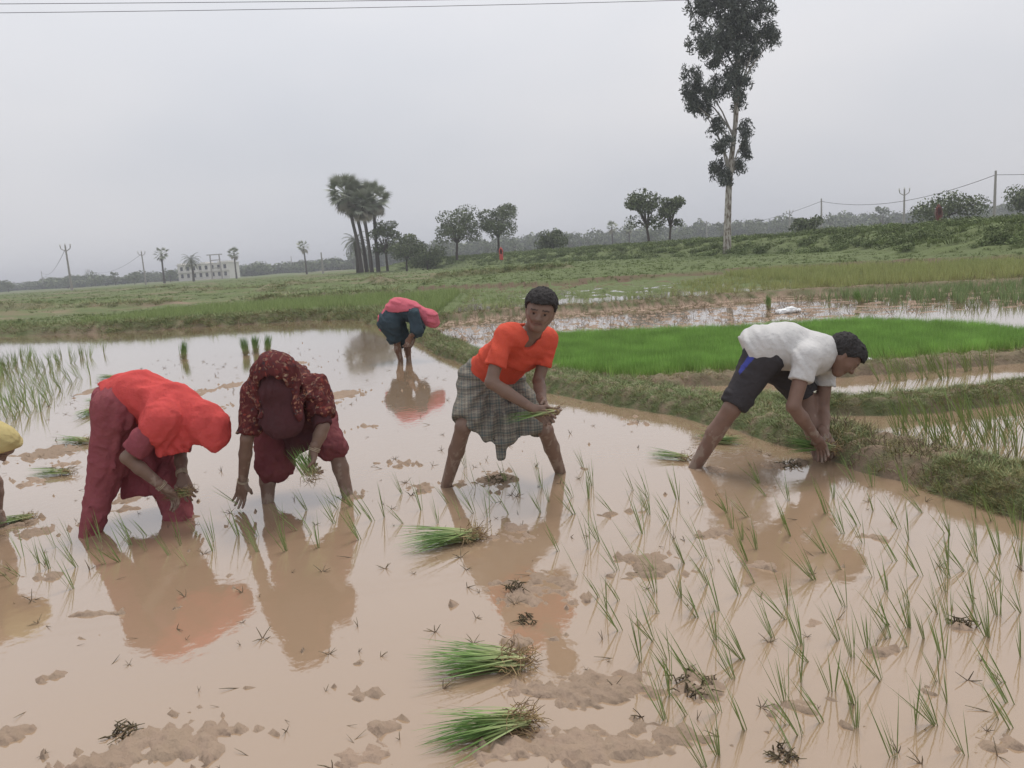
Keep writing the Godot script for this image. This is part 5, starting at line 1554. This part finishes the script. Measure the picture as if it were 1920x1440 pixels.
# each figure is worked out in a thread of its own, then set up here in order
func workers() -> void:
	var threads := []
	for make in [man_in_orange, man_in_white, woman_in_red, woman_in_shawl, woman_in_pink, worker_at_edge]:
		var t := Thread.new()
		t.start(make)
		threads.append(t)
	var ring := TorusMesh.new()
	ring.inner_radius = 0.031
	ring.outer_radius = 0.0365
	ring.rings = 24
	ring.ring_segments = 8
	for t in threads:
		var d: Dictionary = t.wait_to_finish()
		var o := thing("person", d.at, d.label, "person")
		for q in d.parts:
			if q[1] is Transform3D:
				piece(o, q[0], ring, q[2]).transform = q[1]
			else:
				piece(o, q[0], (q[1] as Bag).mesh(), q[2])
	distant_people()

func man_in_orange() -> Dictionary:
	var J := J_ORANGE
	var at := base_of(J)
	var o := {"at": at, "label": "person in an orange T-shirt and checked wrap stooping with seedlings in hand", "parts": []}
	var opt := {"face": Vector3(-0.12, -0.2, 1.0), "crown": Vector3(0.2, 1.0, 0.18), "foot": Vector3(-0.1, 0, 0.99), "palmL": Vector3(0.3, -0.2, -0.9), "curlL": 0.75, "palmR": Vector3(-0.5, -0.3, 0.5), "curlR": 0.75, "head": 1.1, "thumbL": -1.0, "thumbR": 1.0, "mud": 0.42, "build": 0.97}
	cover(o, "body", body(J, opt, at), M.skin)
	cover(o, "hair", short_hair(J.head, frame_of(opt.face, opt.crown), 1.1, at, 0.062), M.hair)
	# shirt
	var f := Field.new([J.pelvis, J.belly, J.chest, J.neck, J.shL, J.shR, J.elL, J.elR], 0.2, 0.009)
	trunk_cloth(f, J, 0.012)
	for s in ["L", "R"]:
		var a: Vector3 = J["sh" + s]
		var e: Vector3 = a.lerp(J["el" + s], 0.66)
		f.cone(a, e, 0.06, 0.062, 0.035, Vector3.ZERO, 1.0, 2)
	f.cone(J.shL.lerp(J.chest, 0.35), J.hipL.lerp(J.pelvis, 0.5) + Vector3(-0.01, 0.03, 0.03), 0.085, 0.12, 0.06)
	f.cone(J.shR.lerp(J.chest, 0.4), J.hipR.lerp(J.belly, 0.5), 0.085, 0.09, 0.06)
	var ax: Vector3 = (J.neck - J.pelvis).normalized()
	creases(f, Vector3(0.7, 0.6, 0.3), 0.02, 9.0, 2.6)
	creases(f, Vector3(1, 0.4, 0.2), 0.004, 24.0, 8.0)
	f.clip(J.pelvis + ax * 0.02, -ax)
	f.cone(J.neck + (J.head - J.neck).normalized() * 0.02, J.neck + (J.head - J.neck).normalized() * 0.16, 0.062, 0.13, 0.01, Vector3.ZERO, 1.0, 1, true)
	var front := Vector3(-0.1, -0.55, 0.8).normalized()
	f.cone(J.neck + front * 0.03 + Vector3(0, 0.03, 0.03), J.neck + front * 0.1 + Vector3(-0.01, -0.035, 0.03), 0.06, 0.014, 0.01, Vector3.ZERO, 1.0, 0, true)
	cover(o, "t_shirt", f.skin(at, dyed(Color(0.6, 0.095, 0.06))), M.cloth)
	# checked wrap, gathered between the knees
	f = Field.new([J.pelvis, J.hipL, J.hipR, J.kneeL, J.kneeR, J.tip], 0.2, 0.0095)
	var kl: Vector3 = J.hipL.lerp(J.kneeL, 0.92)
	var kr: Vector3 = J.hipR.lerp(J.kneeR, 0.94)
	f.cone(J.hipL, J.hipR, 0.135, 0.135, 0.05)
	f.cone(J.pelvis, J.belly.lerp(J.pelvis, 0.35), 0.14, 0.135, 0.05)
	f.cone(J.hipL, kl, 0.13, 0.088, 0.05, Vector3.ZERO, 1.0, 2)
	f.cone(J.hipR, kr, 0.13, 0.09, 0.05, Vector3.ZERO, 1.0, 2)
	var mid: Vector3 = (J.hipL + J.hipR) * 0.5 + Vector3(0.02, -0.06, 0.14)
	var tail: Vector3 = J.tip + Vector3(-0.01, 0.12, 0)
	f.sheet(kl + Vector3(0.02, 0.0, 0.06), mid, tail, 0.015, 0.05, 0.012, 3.0)
	f.sheet(kr + Vector3(-0.02, 0.0, 0.06), mid, tail, 0.015, 0.05, 0.012, 3.0)
	f.sheet(kl + Vector3(0.03, 0.05, 0.02), kr + Vector3(-0.03, 0.05, 0.02), J.tip + Vector3(0, 0.2, -0.03), 0.02, 0.05, 0.014, 5.0)
	f.cone(mid + Vector3(0, 0.0, 0.02), J.tip + Vector3(0, 0.03, 0), 0.06, 0.032, 0.03)
	var tip: Vector3 = J.tip
	f.bend(func(p: Vector3, d: float) -> float:
		var q := p - mid
		var a := atan2(p.x - mid.x, mid.y + 0.1 - p.y)
		return d + (0.006 + 0.012 * clampf(1.0 - absf(p.x - mid.x - 0.03) / 0.22, 0.0, 1.0)) * sin(a * 15.0 + q.length() * 4.0 + 2.0 * ncl.get_noise_3d(p.x * 4.0, p.y * 4.0, p.z * 4.0)) * clampf(q.length() * 5.0, 0.0, 1.0))
	cover(o, "checked_wrap", f.skin(at, func(_p: Vector3) -> Color: return Color.WHITE), M.plaid)
	return o

func man_in_white() -> Dictionary:
	var J := J_WHITE
	var at := base_of(J)
	var o := {"at": at, "label": "person in a white T-shirt and dark shorts bending to the water", "parts": []}
	var opt := {"face": Vector3(0.55, -0.78, 0.25), "crown": Vector3(0.8, 0.5, 0.1), "foot": Vector3(0.9, 0, 0.4), "palmL": Vector3(0.5, 0.2, -0.7), "curlL": 0.5, "palmR": Vector3(0.3, 0.2, 0.8), "curlR": 0.5, "head": 1.1, "thumbL": 1.0, "thumbR": -1.0, "mud": 0.3, "tone": Color(0.2, 0.12, 0.09), "build": 1.08}
	cover(o, "body", body(J, opt, at), M.skin)
	cover(o, "hair", short_hair(J.head, frame_of(opt.face, opt.crown), 1.12, at, 0.06), M.hair)
	var f := Field.new([J.pelvis, J.belly, J.chest, J.neck, J.shL, J.shR, J.elL, J.elR], 0.22, 0.009)
	trunk_cloth(f, J, 0.028)
	f.cone(J.pelvis - (J.neck - J.pelvis).normalized() * 0.05, J.belly, 0.15, 0.155, 0.05)
	f.cone(J.hipL + Vector3(0.0, 0.05, -0.01), J.belly + Vector3(0, 0, 0.06), 0.152, 0.13, 0.06)
	for s in ["L", "R"]:
		var a: Vector3 = J["sh" + s]
		f.cone(a, a.lerp(J["el" + s], 0.5), 0.075, 0.074, 0.05, Vector3.ZERO, 1.0, 2)
	creases(f, Vector3(0.8, 0.5, 0.3), 0.016, 9.0, 2.2)
	creases(f, Vector3(0.6, 0.7, 0.2), 0.004, 22.0, 6.0)
	var ax: Vector3 = (J.neck - J.pelvis).normalized()
	f.clip(J.pelvis - ax * 0.15, (-ax + Vector3(0.0, -0.45, 0)).normalized())
	f.cone(J.neck + Vector3(0.03, 0.0, 0), J.neck + Vector3(0.2, -0.03, 0), 0.07, 0.16, 0.01, Vector3.ZERO, 1.0, 1, true)
	cover(o, "t_shirt", f.skin(at, dyed(Color(0.57, 0.565, 0.56))), M.cloth)
	f = Field.new([J.pelvis, J.hipL, J.hipR, J.kneeL, J.kneeR], 0.2, 0.0095)
	f.cone(J.hipL, J.hipR, 0.128, 0.128, 0.05)
	f.cone(J.pelvis, J.pelvis.lerp(J.belly, 0.35), 0.135, 0.13, 0.05)
	var kl: Vector3 = J.hipL.lerp(J.kneeL, 0.93)
	var kr: Vector3 = J.hipR.lerp(J.kneeR, 0.9)
	f.cone(J.hipL, kl, 0.125, 0.088, 0.05, Vector3.ZERO, 1.0, 2)
	f.cone(J.hipR, kr, 0.125, 0.1, 0.05, Vector3.ZERO, 1.0, 2)
	creases(f, J.kneeL - J.hipL, 0.018, 10.0, 5.0)
	var sa: Vector3 = J.hipL + Vector3(-0.05, 0.09, 0.1)
	var sb: Vector3 = J.hipL.lerp(J.kneeL, 0.42) + Vector3(-0.1, 0.05, 0.07)
	cover(o, "shorts", f.skin(at, func(p: Vector3) -> Color:
		var d := sb - sa
		var t := (p - sa).dot(d) / d.length_squared()
		var off := (p - sa - d * clampf(t, 0.0, 1.0))
		off.z *= 0.4
		return Color(0.07, 0.08, 0.32) if t > 0.0 and t < 1.0 and off.length() < 0.016 else Color(0.056, 0.054, 0.058)), M.cloth)
	return o

func woman_in_red() -> Dictionary:
	var J := J_RED
	var at := base_of(J)
	var o := {"at": at, "label": "person bending in maroon trousers with a bright red cloth over head and back", "parts": []}
	var opt := {"face": Vector3(0.35, -0.9, 0.15), "crown": Vector3(0.9, 0.35, 0.1), "foot": Vector3(0.95, 0, 0.3), "palmL": Vector3(0.3, 0.4, -0.8), "curlL": 0.6, "palmR": Vector3(0.2, 0.0, 0.9), "curlR": 0.6, "thumbL": 1.0, "thumbR": -1.0, "build": 0.95}
	cover(o, "body", body(J, opt, at), M.skin)
	# trousers
	var f := Field.new([J.pelvis, J.hipL, J.hipR, J.kneeL, J.kneeR, J.ankL, J.ankR], 0.22, 0.0095)
	f.cone(J.hipL, J.hipR, 0.135, 0.135, 0.05)
	f.cone(J.hipL, J.kneeL, 0.135, 0.098, 0.05)
	f.cone(J.kneeL, J.ankL + Vector3(-0.01, -0.03, 0.01), 0.098, 0.066, 0.05)
	f.cone(J.hipR, J.kneeR, 0.14, 0.12, 0.05)
	f.cone(J.kneeR, J.ankR + Vector3(0.01, -0.03, 0.01), 0.12, 0.085, 0.05)
	creases(f, J.ankL - J.hipL, 0.03, 3.0, 9.0)
	creases(f, Vector3(0.5, 0.8, 0.3), 0.012, 20.0, 7.0)
	cover(o, "trousers", f.skin(at, dyed(Color(0.25, 0.075, 0.085))), M.cloth)
	# tunic with sleeves and hanging hem
	f = Field.new([J.pelvis, J.belly, J.chest, J.neck, J.shL, J.shR, J.elL, J.elR, J.hipL, J.kneeL, J.kneeR, J.hem1, J.hem2], 0.15, 0.0095)
	trunk_cloth(f, J, 0.02)
	f.cone(J.shL, J.shL.lerp(J.elL, 0.86), 0.08, 0.072, 0.04, Vector3.ZERO, 1.0, 2)
	f.cone(J.shR, J.shR.lerp(J.elR, 0.95), 0.075, 0.066, 0.04, Vector3.ZERO, 1.0, 2)
	f.sheet(J.hipR + Vector3(0.0, -0.02, 0.08), J.belly + Vector3(0.02, -0.1, 0.05), J.hem1, 0.014, 0.04, 0.015, 3.0)
	f.sheet(J.belly + Vector3(0.02, -0.1, 0.05), J.hem1, J.hem2, 0.014, 0.04, 0.012, 3.0)
	f.sheet(J.belly + Vector3(0.05, -0.1, 0.0), J.hem2, J.kneeR + Vector3(0.05, 0.06, 0.1), 0.016, 0.05, 0.015, 3.0)
	f.sheet(J.belly + Vector3(0.05, -0.1, 0.0), J.chest + Vector3(0.06, -0.12, 0.0), J.kneeR + Vector3(0.06, -0.05, 0.06), 0.016, 0.05, 0.012, 3.0)
	creases(f, Vector3(0.9, 0.1, 0.4), 0.02, 9.0, 4.0)
	f.clip(J.neck + (J.head - J.neck).normalized() * 0.02, (J.head - J.neck).normalized())
	cover(o, "tunic", f.skin(at, dyed(Color(0.25, 0.07, 0.085))), M.cloth)
	# red head cloth: over the back, the head and down the chest
	f = Field.new([J.pelvis, J.belly, J.chest, J.neck, J.head, J.shL, J.shR, J.brim1, J.brim2, J.fall1, J.fall2], 0.2, 0.0095)
	var fb: Vector3 = (J.shR - J.shL).cross(J.neck - J.pelvis).normalized()
	f.cone(J.pelvis.lerp(J.belly, 0.1), J.belly, 0.155, 0.168, 0.06, fb, 1.15)
	f.cone(J.belly, J.chest, 0.168, 0.178, 0.06, fb, 1.2)
	f.cone(J.shL.lerp(J.chest, 0.15), J.shL.lerp(J.shR, 0.9), 0.085, 0.09, 0.1)
	f.cone(J.shL, J.shL.lerp(J.elL, 0.2), 0.09, 0.086, 0.1)
	f.cone(J.chest, J.neck, 0.15, 0.11, 0.06)
	f.cone(J.neck, J.head, 0.105, 0.128, 0.05)
	f.cone(J.head, J.head + Vector3(0.03, -0.025, 0.0), 0.128, 0.12, 0.04)
	f.sheet(J.head + Vector3(0.1, 0.02, 0.02), J.brim1, J.brim2, 0.014, 0.06)
	f.sheet(J.head + Vector3(-0.02, 0.0, 0.11), J.brim1, J.brim2, 0.014, 0.06)
	f.sheet(J.shL + Vector3(0.0, -0.02, 0.06), J.head + Vector3(-0.1, -0.05, 0.08), J.fall1, 0.015, 0.06, 0.012, 3.0)
	f.sheet(J.head + Vector3(-0.1, -0.05, 0.08), J.fall1, J.fall2, 0.015, 0.06, 0.012, 3.0)
	# the cloth lies on the back only: cut away what would wrap the belly, and open it before the face
	f.clip(J.pelvis + Vector3(-0.02, 0.0, 0), Vector3(-1.0, -0.45, 0).normalized())
	var down: Vector3 = J.head + Vector3(0.02, -0.2, 0.01)
	f.cone(J.head + Vector3(0.02, -0.09, 0.0), down, 0.075, 0.09, 0.01, Vector3.ZERO, 1.0, 0, true)
	var bl: Vector3 = J.belly
	var cut := func(p: Vector3, d: float) -> float:
		var q := p - bl
		return maxf(d, -(q.y + 0.16 * ramp(-0.22, -0.06, q.x) + clampf(q.x - 0.06, 0.0, 9.0) * 3.0) - 0.015 * ncl.get_noise_3d(p.x * 12.0, p.y * 5.0, p.z * 12.0))
	f.bend(cut, 30.0)
	creases(f, Vector3(0.75, 0.25, 0.6), 0.022, 7.0, 3.0)
	creases(f, Vector3(0.4, 0.4, 0.9), 0.01, 20.0, 6.0)
	cover(o, "head_cloth", f.skin(at, dyed(Color(0.56, 0.085, 0.08))), M.cloth)
	bangles(o, J.wrL - (J.haL - J.wrL).normalized() * 0.01, J.elL - J.wrL, 3, at)
	bangles(o, J.wrR - (J.haR - J.wrR).normalized() * 0.01, J.elR - J.wrR, 4, at)
	return o

func woman_in_shawl() -> Dictionary:
	var J := J_SHAWL
	var at := base_of(J)
	var o := {"at": at, "label": "veiled person in a patterned maroon shawl reaching one hand to the water", "parts": []}
	var opt := {"face": Vector3(0.0, -0.85, 0.5), "crown": Vector3(0, 0.5, 0.85), "foot": Vector3(0, 0, 1), "palmL": Vector3(0.3, 0.1, -0.9), "curlL": 0.25, "palmR": Vector3(-0.6, 0.0, 0.4), "curlR": 0.8, "thumbL": -1.0, "thumbR": 1.0, "build": 0.97}
	cover(o, "body", body(J, opt, at), M.skin)
	var f := Field.new([J.pelvis, J.hipL, J.hipR, J.kneeL, J.kneeR], 0.22, 0.0095)
	f.cone(J.hipL, J.hipR, 0.15, 0.15, 0.05)
	f.cone(J.hipL, J.kneeL + Vector3(0.05, 0.0, 0), 0.15, 0.125, 0.06)
	f.cone(J.hipR, J.kneeR + Vector3(-0.03, 0.02, 0), 0.15, 0.1, 0.06)
	creases(f, Vector3(0.2, 1, 0.3), 0.028, 7.0, 5.0)
	creases(f, Vector3(0.7, 0.7, 0.3), 0.012, 22.0, 9.0)
	cover(o, "trousers", f.skin(at, dyed(Color(0.18, 0.06, 0.066))), M.cloth)
	f = Field.new([J.pelvis, J.belly, J.chest, J.neck, J.shL, J.shR, J.elL, J.elR, J.kneeL, J.kneeR, J.vb], 0.16, 0.0095)
	trunk_cloth(f, J, 0.02)
	f.sheet(J.chest + Vector3(-0.1, -0.08, 0.03), J.chest + Vector3(0.16, -0.08, 0.0), J.tun1, 0.02, 0.06, 0.015, 3.0)
	f.sheet(J.chest + Vector3(0.16, -0.08, 0.0), J.tun1, J.tun2, 0.02, 0.06, 0.015, 3.0)
	f.cone(J.shR, J.shR.lerp(J.elR, 0.98), 0.07, 0.062, 0.04, Vector3.ZERO, 1.0, 2)
	creases(f, Vector3(1, 0.1, 0.2), 0.02, 9.0, 4.0)
	f.clip(J.neck + (J.head - J.neck).normalized() * 0.03, (J.head - J.neck).normalized())
	cover(o, "tunic", f.skin(at, dyed(Color(0.085, 0.038, 0.042))), M.cloth)
	# shawl
	f = Field.new([J.pelvis, J.belly, J.chest, J.neck, J.head, J.shL, J.shR, J.elL, J.elR, J.sw1, J.sw2], 0.19, 0.0095)
	f.cone(J.belly, J.chest, 0.165, 0.175, 0.06)
	f.cone(J.chest, J.neck, 0.16, 0.12, 0.06)
	f.cone(J.shL, J.shR, 0.095, 0.1, 0.06)
	f.cone(J.neck, J.head, 0.12, 0.124, 0.05)
	f.cone(J.head, J.head + Vector3(0, 0.0, 0.025), 0.126, 0.124, 0.05)
	f.cone(J.shL, J.elL + Vector3(0.01, 0.02, 0), 0.095, 0.068, 0.05, Vector3.ZERO, 1.0, 2)
	f.cone(J.shR, J.shR.lerp(J.elR, 0.75), 0.1, 0.085, 0.05, Vector3.ZERO, 1.0, 2)
	f.sheet(J.shL + Vector3(0.05, 0, 0.06), J.elL + Vector3(0.02, 0.06, 0.04), J.sw1, 0.015, 0.05, 0.012, 2.0)
	f.sheet(J.shR + Vector3(-0.04, 0, 0.06), J.head + Vector3(0.1, 0, 0), J.sw2, 0.015, 0.05, 0.012, 2.0)
	f.sheet(J.head + Vector3(-0.11, 0.04, 0.03), J.shL + Vector3(0.03, 0.02, 0.05), J.head + Vector3(-0.1, -0.25, 0.07), 0.016, 0.05, 0.012, 2.0)
	f.sheet(J.head + Vector3(0.11, 0.04, 0.03), J.shR + Vector3(-0.1, 0.02, 0.05), J.head + Vector3(0.13, -0.26, 0.09), 0.016, 0.05, 0.012, 2.0)
	# hollow before the face and chest, where the veil hangs
	f.cone(J.head + Vector3(0, -0.07, 0.1), J.vb + Vector3(0, -0.1, 0.14), 0.08, 0.11, 0.01, Vector3.ZERO, 1.0, 0, true)
	creases(f, Vector3(1, 0.3, 0.1), 0.026, 8.0, 3.0)
	creases(f, Vector3(0.8, -0.5, 0.2), 0.012, 22.0, 6.0)
	cover(o, "shawl", f.skin(at, func(_p: Vector3) -> Color: return Color(1, 1, 1)), M.shawl)
	# dark veil hanging before the face
	f = Field.new([J.head, J.vb, J.chest], 0.17, 0.009)
	f.cone(J.head + Vector3(0, -0.015, 0.012), J.head + Vector3(0, -0.09, 0.03), 0.108, 0.107, 0.04)
	f.cone(J.head + Vector3(0, -0.09, 0.03), J.vb + Vector3(0.01, -0.05, 0.0), 0.105, 0.14, 0.05, Vector3(0, 0.2, 1).normalized(), 1.6)
	creases(f, Vector3(1, 0, 0), 0.04, 12.0, 2.5)
	cover(o, "veil", f.skin(at, dyed(Color(0.085, 0.038, 0.042))), M.cloth)
	bangles(o, J.wrL + (J.elL - J.wrL).normalized() * 0.005, J.elL - J.wrL, 2, at)
	bangles(o, J.wrR + (J.elR - J.wrR).normalized() * 0.005, J.elR - J.wrR, 3, at)
	return o

func woman_in_pink() -> Dictionary:
	var J := J_PINK
	var at := base_of(J)
	var o := {"at": at, "label": "person in a pink head cloth and dark tunic bending beside the grassy bank", "parts": []}
	var opt := {"face": Vector3(0.3, -0.9, 0.2), "crown": Vector3(0.9, 0.3, 0), "foot": Vector3(0.95, 0, 0.2), "palmL": Vector3(0.3, 0, -0.9), "curlL": 0.6, "palmR": Vector3(0.3, 0, 0.9), "curlR": 0.6, "tone": Color(0.16, 0.085, 0.055)}
	cover(o, "body", body(J, opt, at), M.skin)
	var f := Field.new([J.pelvis, J.belly, J.chest, J.neck, J.shL, J.shR, J.elL, J.elR, J.kneeL, J.kneeR], 0.2, 0.013)
	trunk_cloth(f, J, 0.035)
	f.cone(J.hipL, J.hipR, 0.17, 0.17, 0.06)
	f.cone(J.hipL, J.kneeL, 0.16, 0.11, 0.06, Vector3.ZERO, 1.0, 2)
	f.cone(J.hipR, J.kneeR + Vector3(0, -0.02, 0), 0.16, 0.1, 0.06, Vector3.ZERO, 1.0, 2)
	f.cone(J.shL, J.elL, 0.1, 0.09, 0.05)
	f.cone(J.elL, J.elL.lerp(J.wrL, 0.6), 0.09, 0.08, 0.05, Vector3.ZERO, 1.0, 2)
	f.cone(J.shR, J.elR, 0.1, 0.09, 0.05)
	creases(f, Vector3(0.6, 0.6, 0.5), 0.035, 8.0, 3.5)
	f.clip(J.neck + Vector3(0.02, 0, 0), Vector3(1, 0.2, 0).normalized())
	cover(o, "tunic", f.skin(at, dyed(Color(0.045, 0.065, 0.08))), M.cloth)
	f = Field.new([J.pelvis, J.belly, J.chest, J.neck, J.head], 0.24, 0.012)
	f.cone(J.pelvis + Vector3(-0.02, -0.04, 0), J.belly, 0.175, 0.19, 0.06)
	f.cone(J.belly, J.chest, 0.19, 0.18, 0.06)
	f.cone(J.chest, J.neck, 0.17, 0.12, 0.06)
	f.cone(J.neck, J.head, 0.11, 0.13, 0.05)
	f.cone(J.head, J.head + Vector3(0.02, -0.05, 0.01), 0.13, 0.12, 0.05)
	creases(f, Vector3(0.3, 0.9, 0.3), 0.03, 11.0, 3.0)
	var bl: Vector3 = J.belly
	f.bend(func(p: Vector3, d: float) -> float:
		var q := p - bl
		var low := 0.02 + clampf(-q.x - 0.12, 0.0, 1.0) * -2.2 - clampf(q.x - 0.3, 0.0, 1.0) * 2.6
		return maxf(d, low - q.y - maxf(q.z, 0.0) * 0.2), 30.0)
	f.cone(J.head + Vector3(0.0, -0.1, 0.0), J.head + Vector3(0.0, -0.25, 0.02), 0.08, 0.1, 0.01, Vector3.ZERO, 1.0, 0, true)
	cover(o, "head_cloth", f.skin(at, dyed(Color(0.56, 0.14, 0.18))), M.cloth)
	return o

func worker_at_edge() -> Dictionary:
	var J := J_EDGE
	var at := base_of(J)
	var o := {"at": at, "label": "stooping person with a pale yellow head cloth behind the person in red", "parts": []}
	var opt := {"face": Vector3(0.5, -0.8, 0.2), "crown": Vector3(0.8, 0.5, 0.1), "foot": Vector3(0.95, 0, 0.2), "palmL": Vector3(0.3, 0, -0.9), "curlL": 0.5, "palmR": Vector3(0.3, 0, 0.9), "curlR": 0.5}
	cover(o, "body", body(J, opt, at), M.skin)
	var f := Field.new([J.pelvis, J.belly, J.chest, J.neck, J.shL, J.shR, J.elL, J.elR, J.hipL, J.kneeL, J.kneeR], 0.2, 0.012)
	trunk_cloth(f, J, 0.025)
	f.cone(J.hipL, J.hipR, 0.14, 0.14, 0.05)
	f.cone(J.hipL, J.kneeL, 0.14, 0.11, 0.05, Vector3.ZERO, 1.0, 2)
	f.cone(J.hipR, J.kneeR, 0.14, 0.11, 0.05, Vector3.ZERO, 1.0, 2)
	f.cone(J.shL, J.shL.lerp(J.elL, 0.7), 0.075, 0.07, 0.05, Vector3.ZERO, 1.0, 2)
	f.cone(J.shR, J.shR.lerp(J.elR, 0.7), 0.075, 0.07, 0.05, Vector3.ZERO, 1.0, 2)
	creases(f, Vector3(0.8, 0.3, 0.3), 0.03, 8.0, 4.0)
	f.clip(J.neck + Vector3(0.02, 0, 0), Vector3(1, 0.1, 0).normalized())
	cover(o, "tunic", f.skin(at, dyed(Color(0.3, 0.2, 0.12))), M.cloth)
	f = Field.new([J.head, J.neck], 0.2, 0.0095)
	f.cone(J.head + Vector3(-0.03, 0.03, 0), J.head + Vector3(0.01, 0.0, 0), 0.122, 0.118, 0.04)
	f.cone(J.neck, J.head, 0.09, 0.11, 0.05)
	creases(f, Vector3(0.6, 0.8, 0.2), 0.018, 14.0, 5.0)
	f.clip(J.head + Vector3(0.04, -0.05, 0), Vector3(0.15, -1.0, 0).normalized())
	cover(o, "head_cloth", f.skin(at, dyed(Color(0.5, 0.42, 0.2))), M.cloth)
	return o

func distant_people() -> void:
	var list := [[32.5, -58.5, Color(0.16, 0.06, 0.05), "distant person in a dull red wrap standing on the embankment top", 1.55], [-0.25, -86.0, Color(0.6, 0.1, 0.08), "tiny distant person in red walking on the embankment slope", 1.5]]
	for a in list:
		var at := on_land(a[0], a[1])
		var h: float = a[4]
		var o := thing("person", at, a[3], "person")
		var P := func(x: float, y: float, z: float) -> Vector3: return at + Vector3(x, y, z) * h
		var f := Field.new([P.call(-0.2, 0, 0), P.call(0.2, 1, 0)], 0.15, 0.022)
		f.cone(P.call(0, 0.55, 0), P.call(0, 0.78, 0), 0.11 * h, 0.12 * h, 0.04)
		f.cone(P.call(-0.1, 0.8, 0), P.call(0.1, 0.8, 0), 0.045 * h, 0.045 * h, 0.04)
		f.cone(P.call(0, 0.82, 0), P.call(0, 0.93, 0.01), 0.035 * h, 0.06 * h, 0.02)
		for s in [-1.0, 1.0]:
			f.cone(P.call(s * 0.05, 0.52, 0), P.call(s * 0.06, 0.02, 0), 0.06 * h, 0.03 * h, 0.03)
			f.cone(P.call(s * 0.12, 0.8, 0), P.call(s * 0.18, 0.6, 0.02), 0.035 * h, 0.03 * h, 0.03)
			f.cone(P.call(s * 0.18, 0.6, 0.02), P.call(s * 0.16, 0.44, 0.06), 0.028 * h, 0.022 * h, 0.02)
			f.cone(P.call(s * 0.16, 0.44, 0.06), P.call(s * 0.155, 0.39, 0.08), 0.025 * h, 0.014 * h, 0.02)
		piece(o, "body", f.skin(at, dyed(SKIN)).mesh(), M.skin)
		f = Field.new([P.call(-0.2, 0, 0), P.call(0.2, 1, 0)], 0.15, 0.022)
		f.cone(P.call(0, 0.1, 0), P.call(0, 0.55, 0), 0.14 * h, 0.12 * h, 0.04, Vector3.ZERO, 1.0, 1)
		f.cone(P.call(0, 0.55, 0), P.call(0, 0.8, 0), 0.125 * h, 0.135 * h, 0.04)
		f.cone(P.call(0, 0.86, -0.02), P.call(0, 0.95, -0.01), 0.06 * h, 0.066 * h, 0.04)
		creases(f, Vector3(1, 0, 0), 0.03, 8.0, 3.0)
		piece(o, "wrap", f.skin(at, dyed(a[2])).mesh(), M.cloth)

# bundles in the workers' hands
func held() -> void:
	var m := bundle_meshes(36, 0.3, 0.14, 0.2)
	var J := J_ORANGE
	var g: Vector3 = (J.haL + J.haR) * 0.5
	bundle(g + Vector3(0.04, 0.0, 0.02), Vector3(-1.0, -0.12, 0.1), Vector3.UP, m, "thin seedling bunch held in both hands by the person in orange")
	J = J_WHITE
	bundle(J.haL + Vector3(0.06, 0.0, -0.04), Vector3(-1.0, 0.12, -0.1), Vector3.UP, bundle_meshes(120, 0.34, 0.15, 0.3), "thick seedling bundle gripped at the water by the person in white")
	J = J_RED
	bundle(J.haL + Vector3(0.09, 0.01, 0.02), Vector3(-1.0, -0.2, -0.3), Vector3.UP, bundle_meshes(50, 0.22, 0.12, 0.2), "root end of a seedling bunch held low by the person in red", "", 0.9)
	J = J_SHAWL
	bundle(J.haR + Vector3(0.01, -0.05, 0.03), Vector3(-0.45, 1.0, -0.1), Vector3(0, 0, 1), bundle_meshes(60, 0.2, 0.14, 0.2), "short seedling bunch held roots down by the person in the patterned shawl", "", 0.95)
	var single := tuft(3, 0.18, 0.24, 0.006, 0.1, Vector3.ZERO, 0.1, Color(0.2, 0.25, 0.09), Color(0.07, 0.14, 0.03), Color(0.13, 0.21, 0.055))
	var o := piece(self, "rice_seedling", single, M.leaf)
	o.position = J.haL + Vector3(-0.03, -0.03, 0.02)
	o.rotation = Vector3(0, 0, 0.9)
	tag(o, "single seedling pinched in the reaching hand of the person in the patterned shawl", "rice seedling")
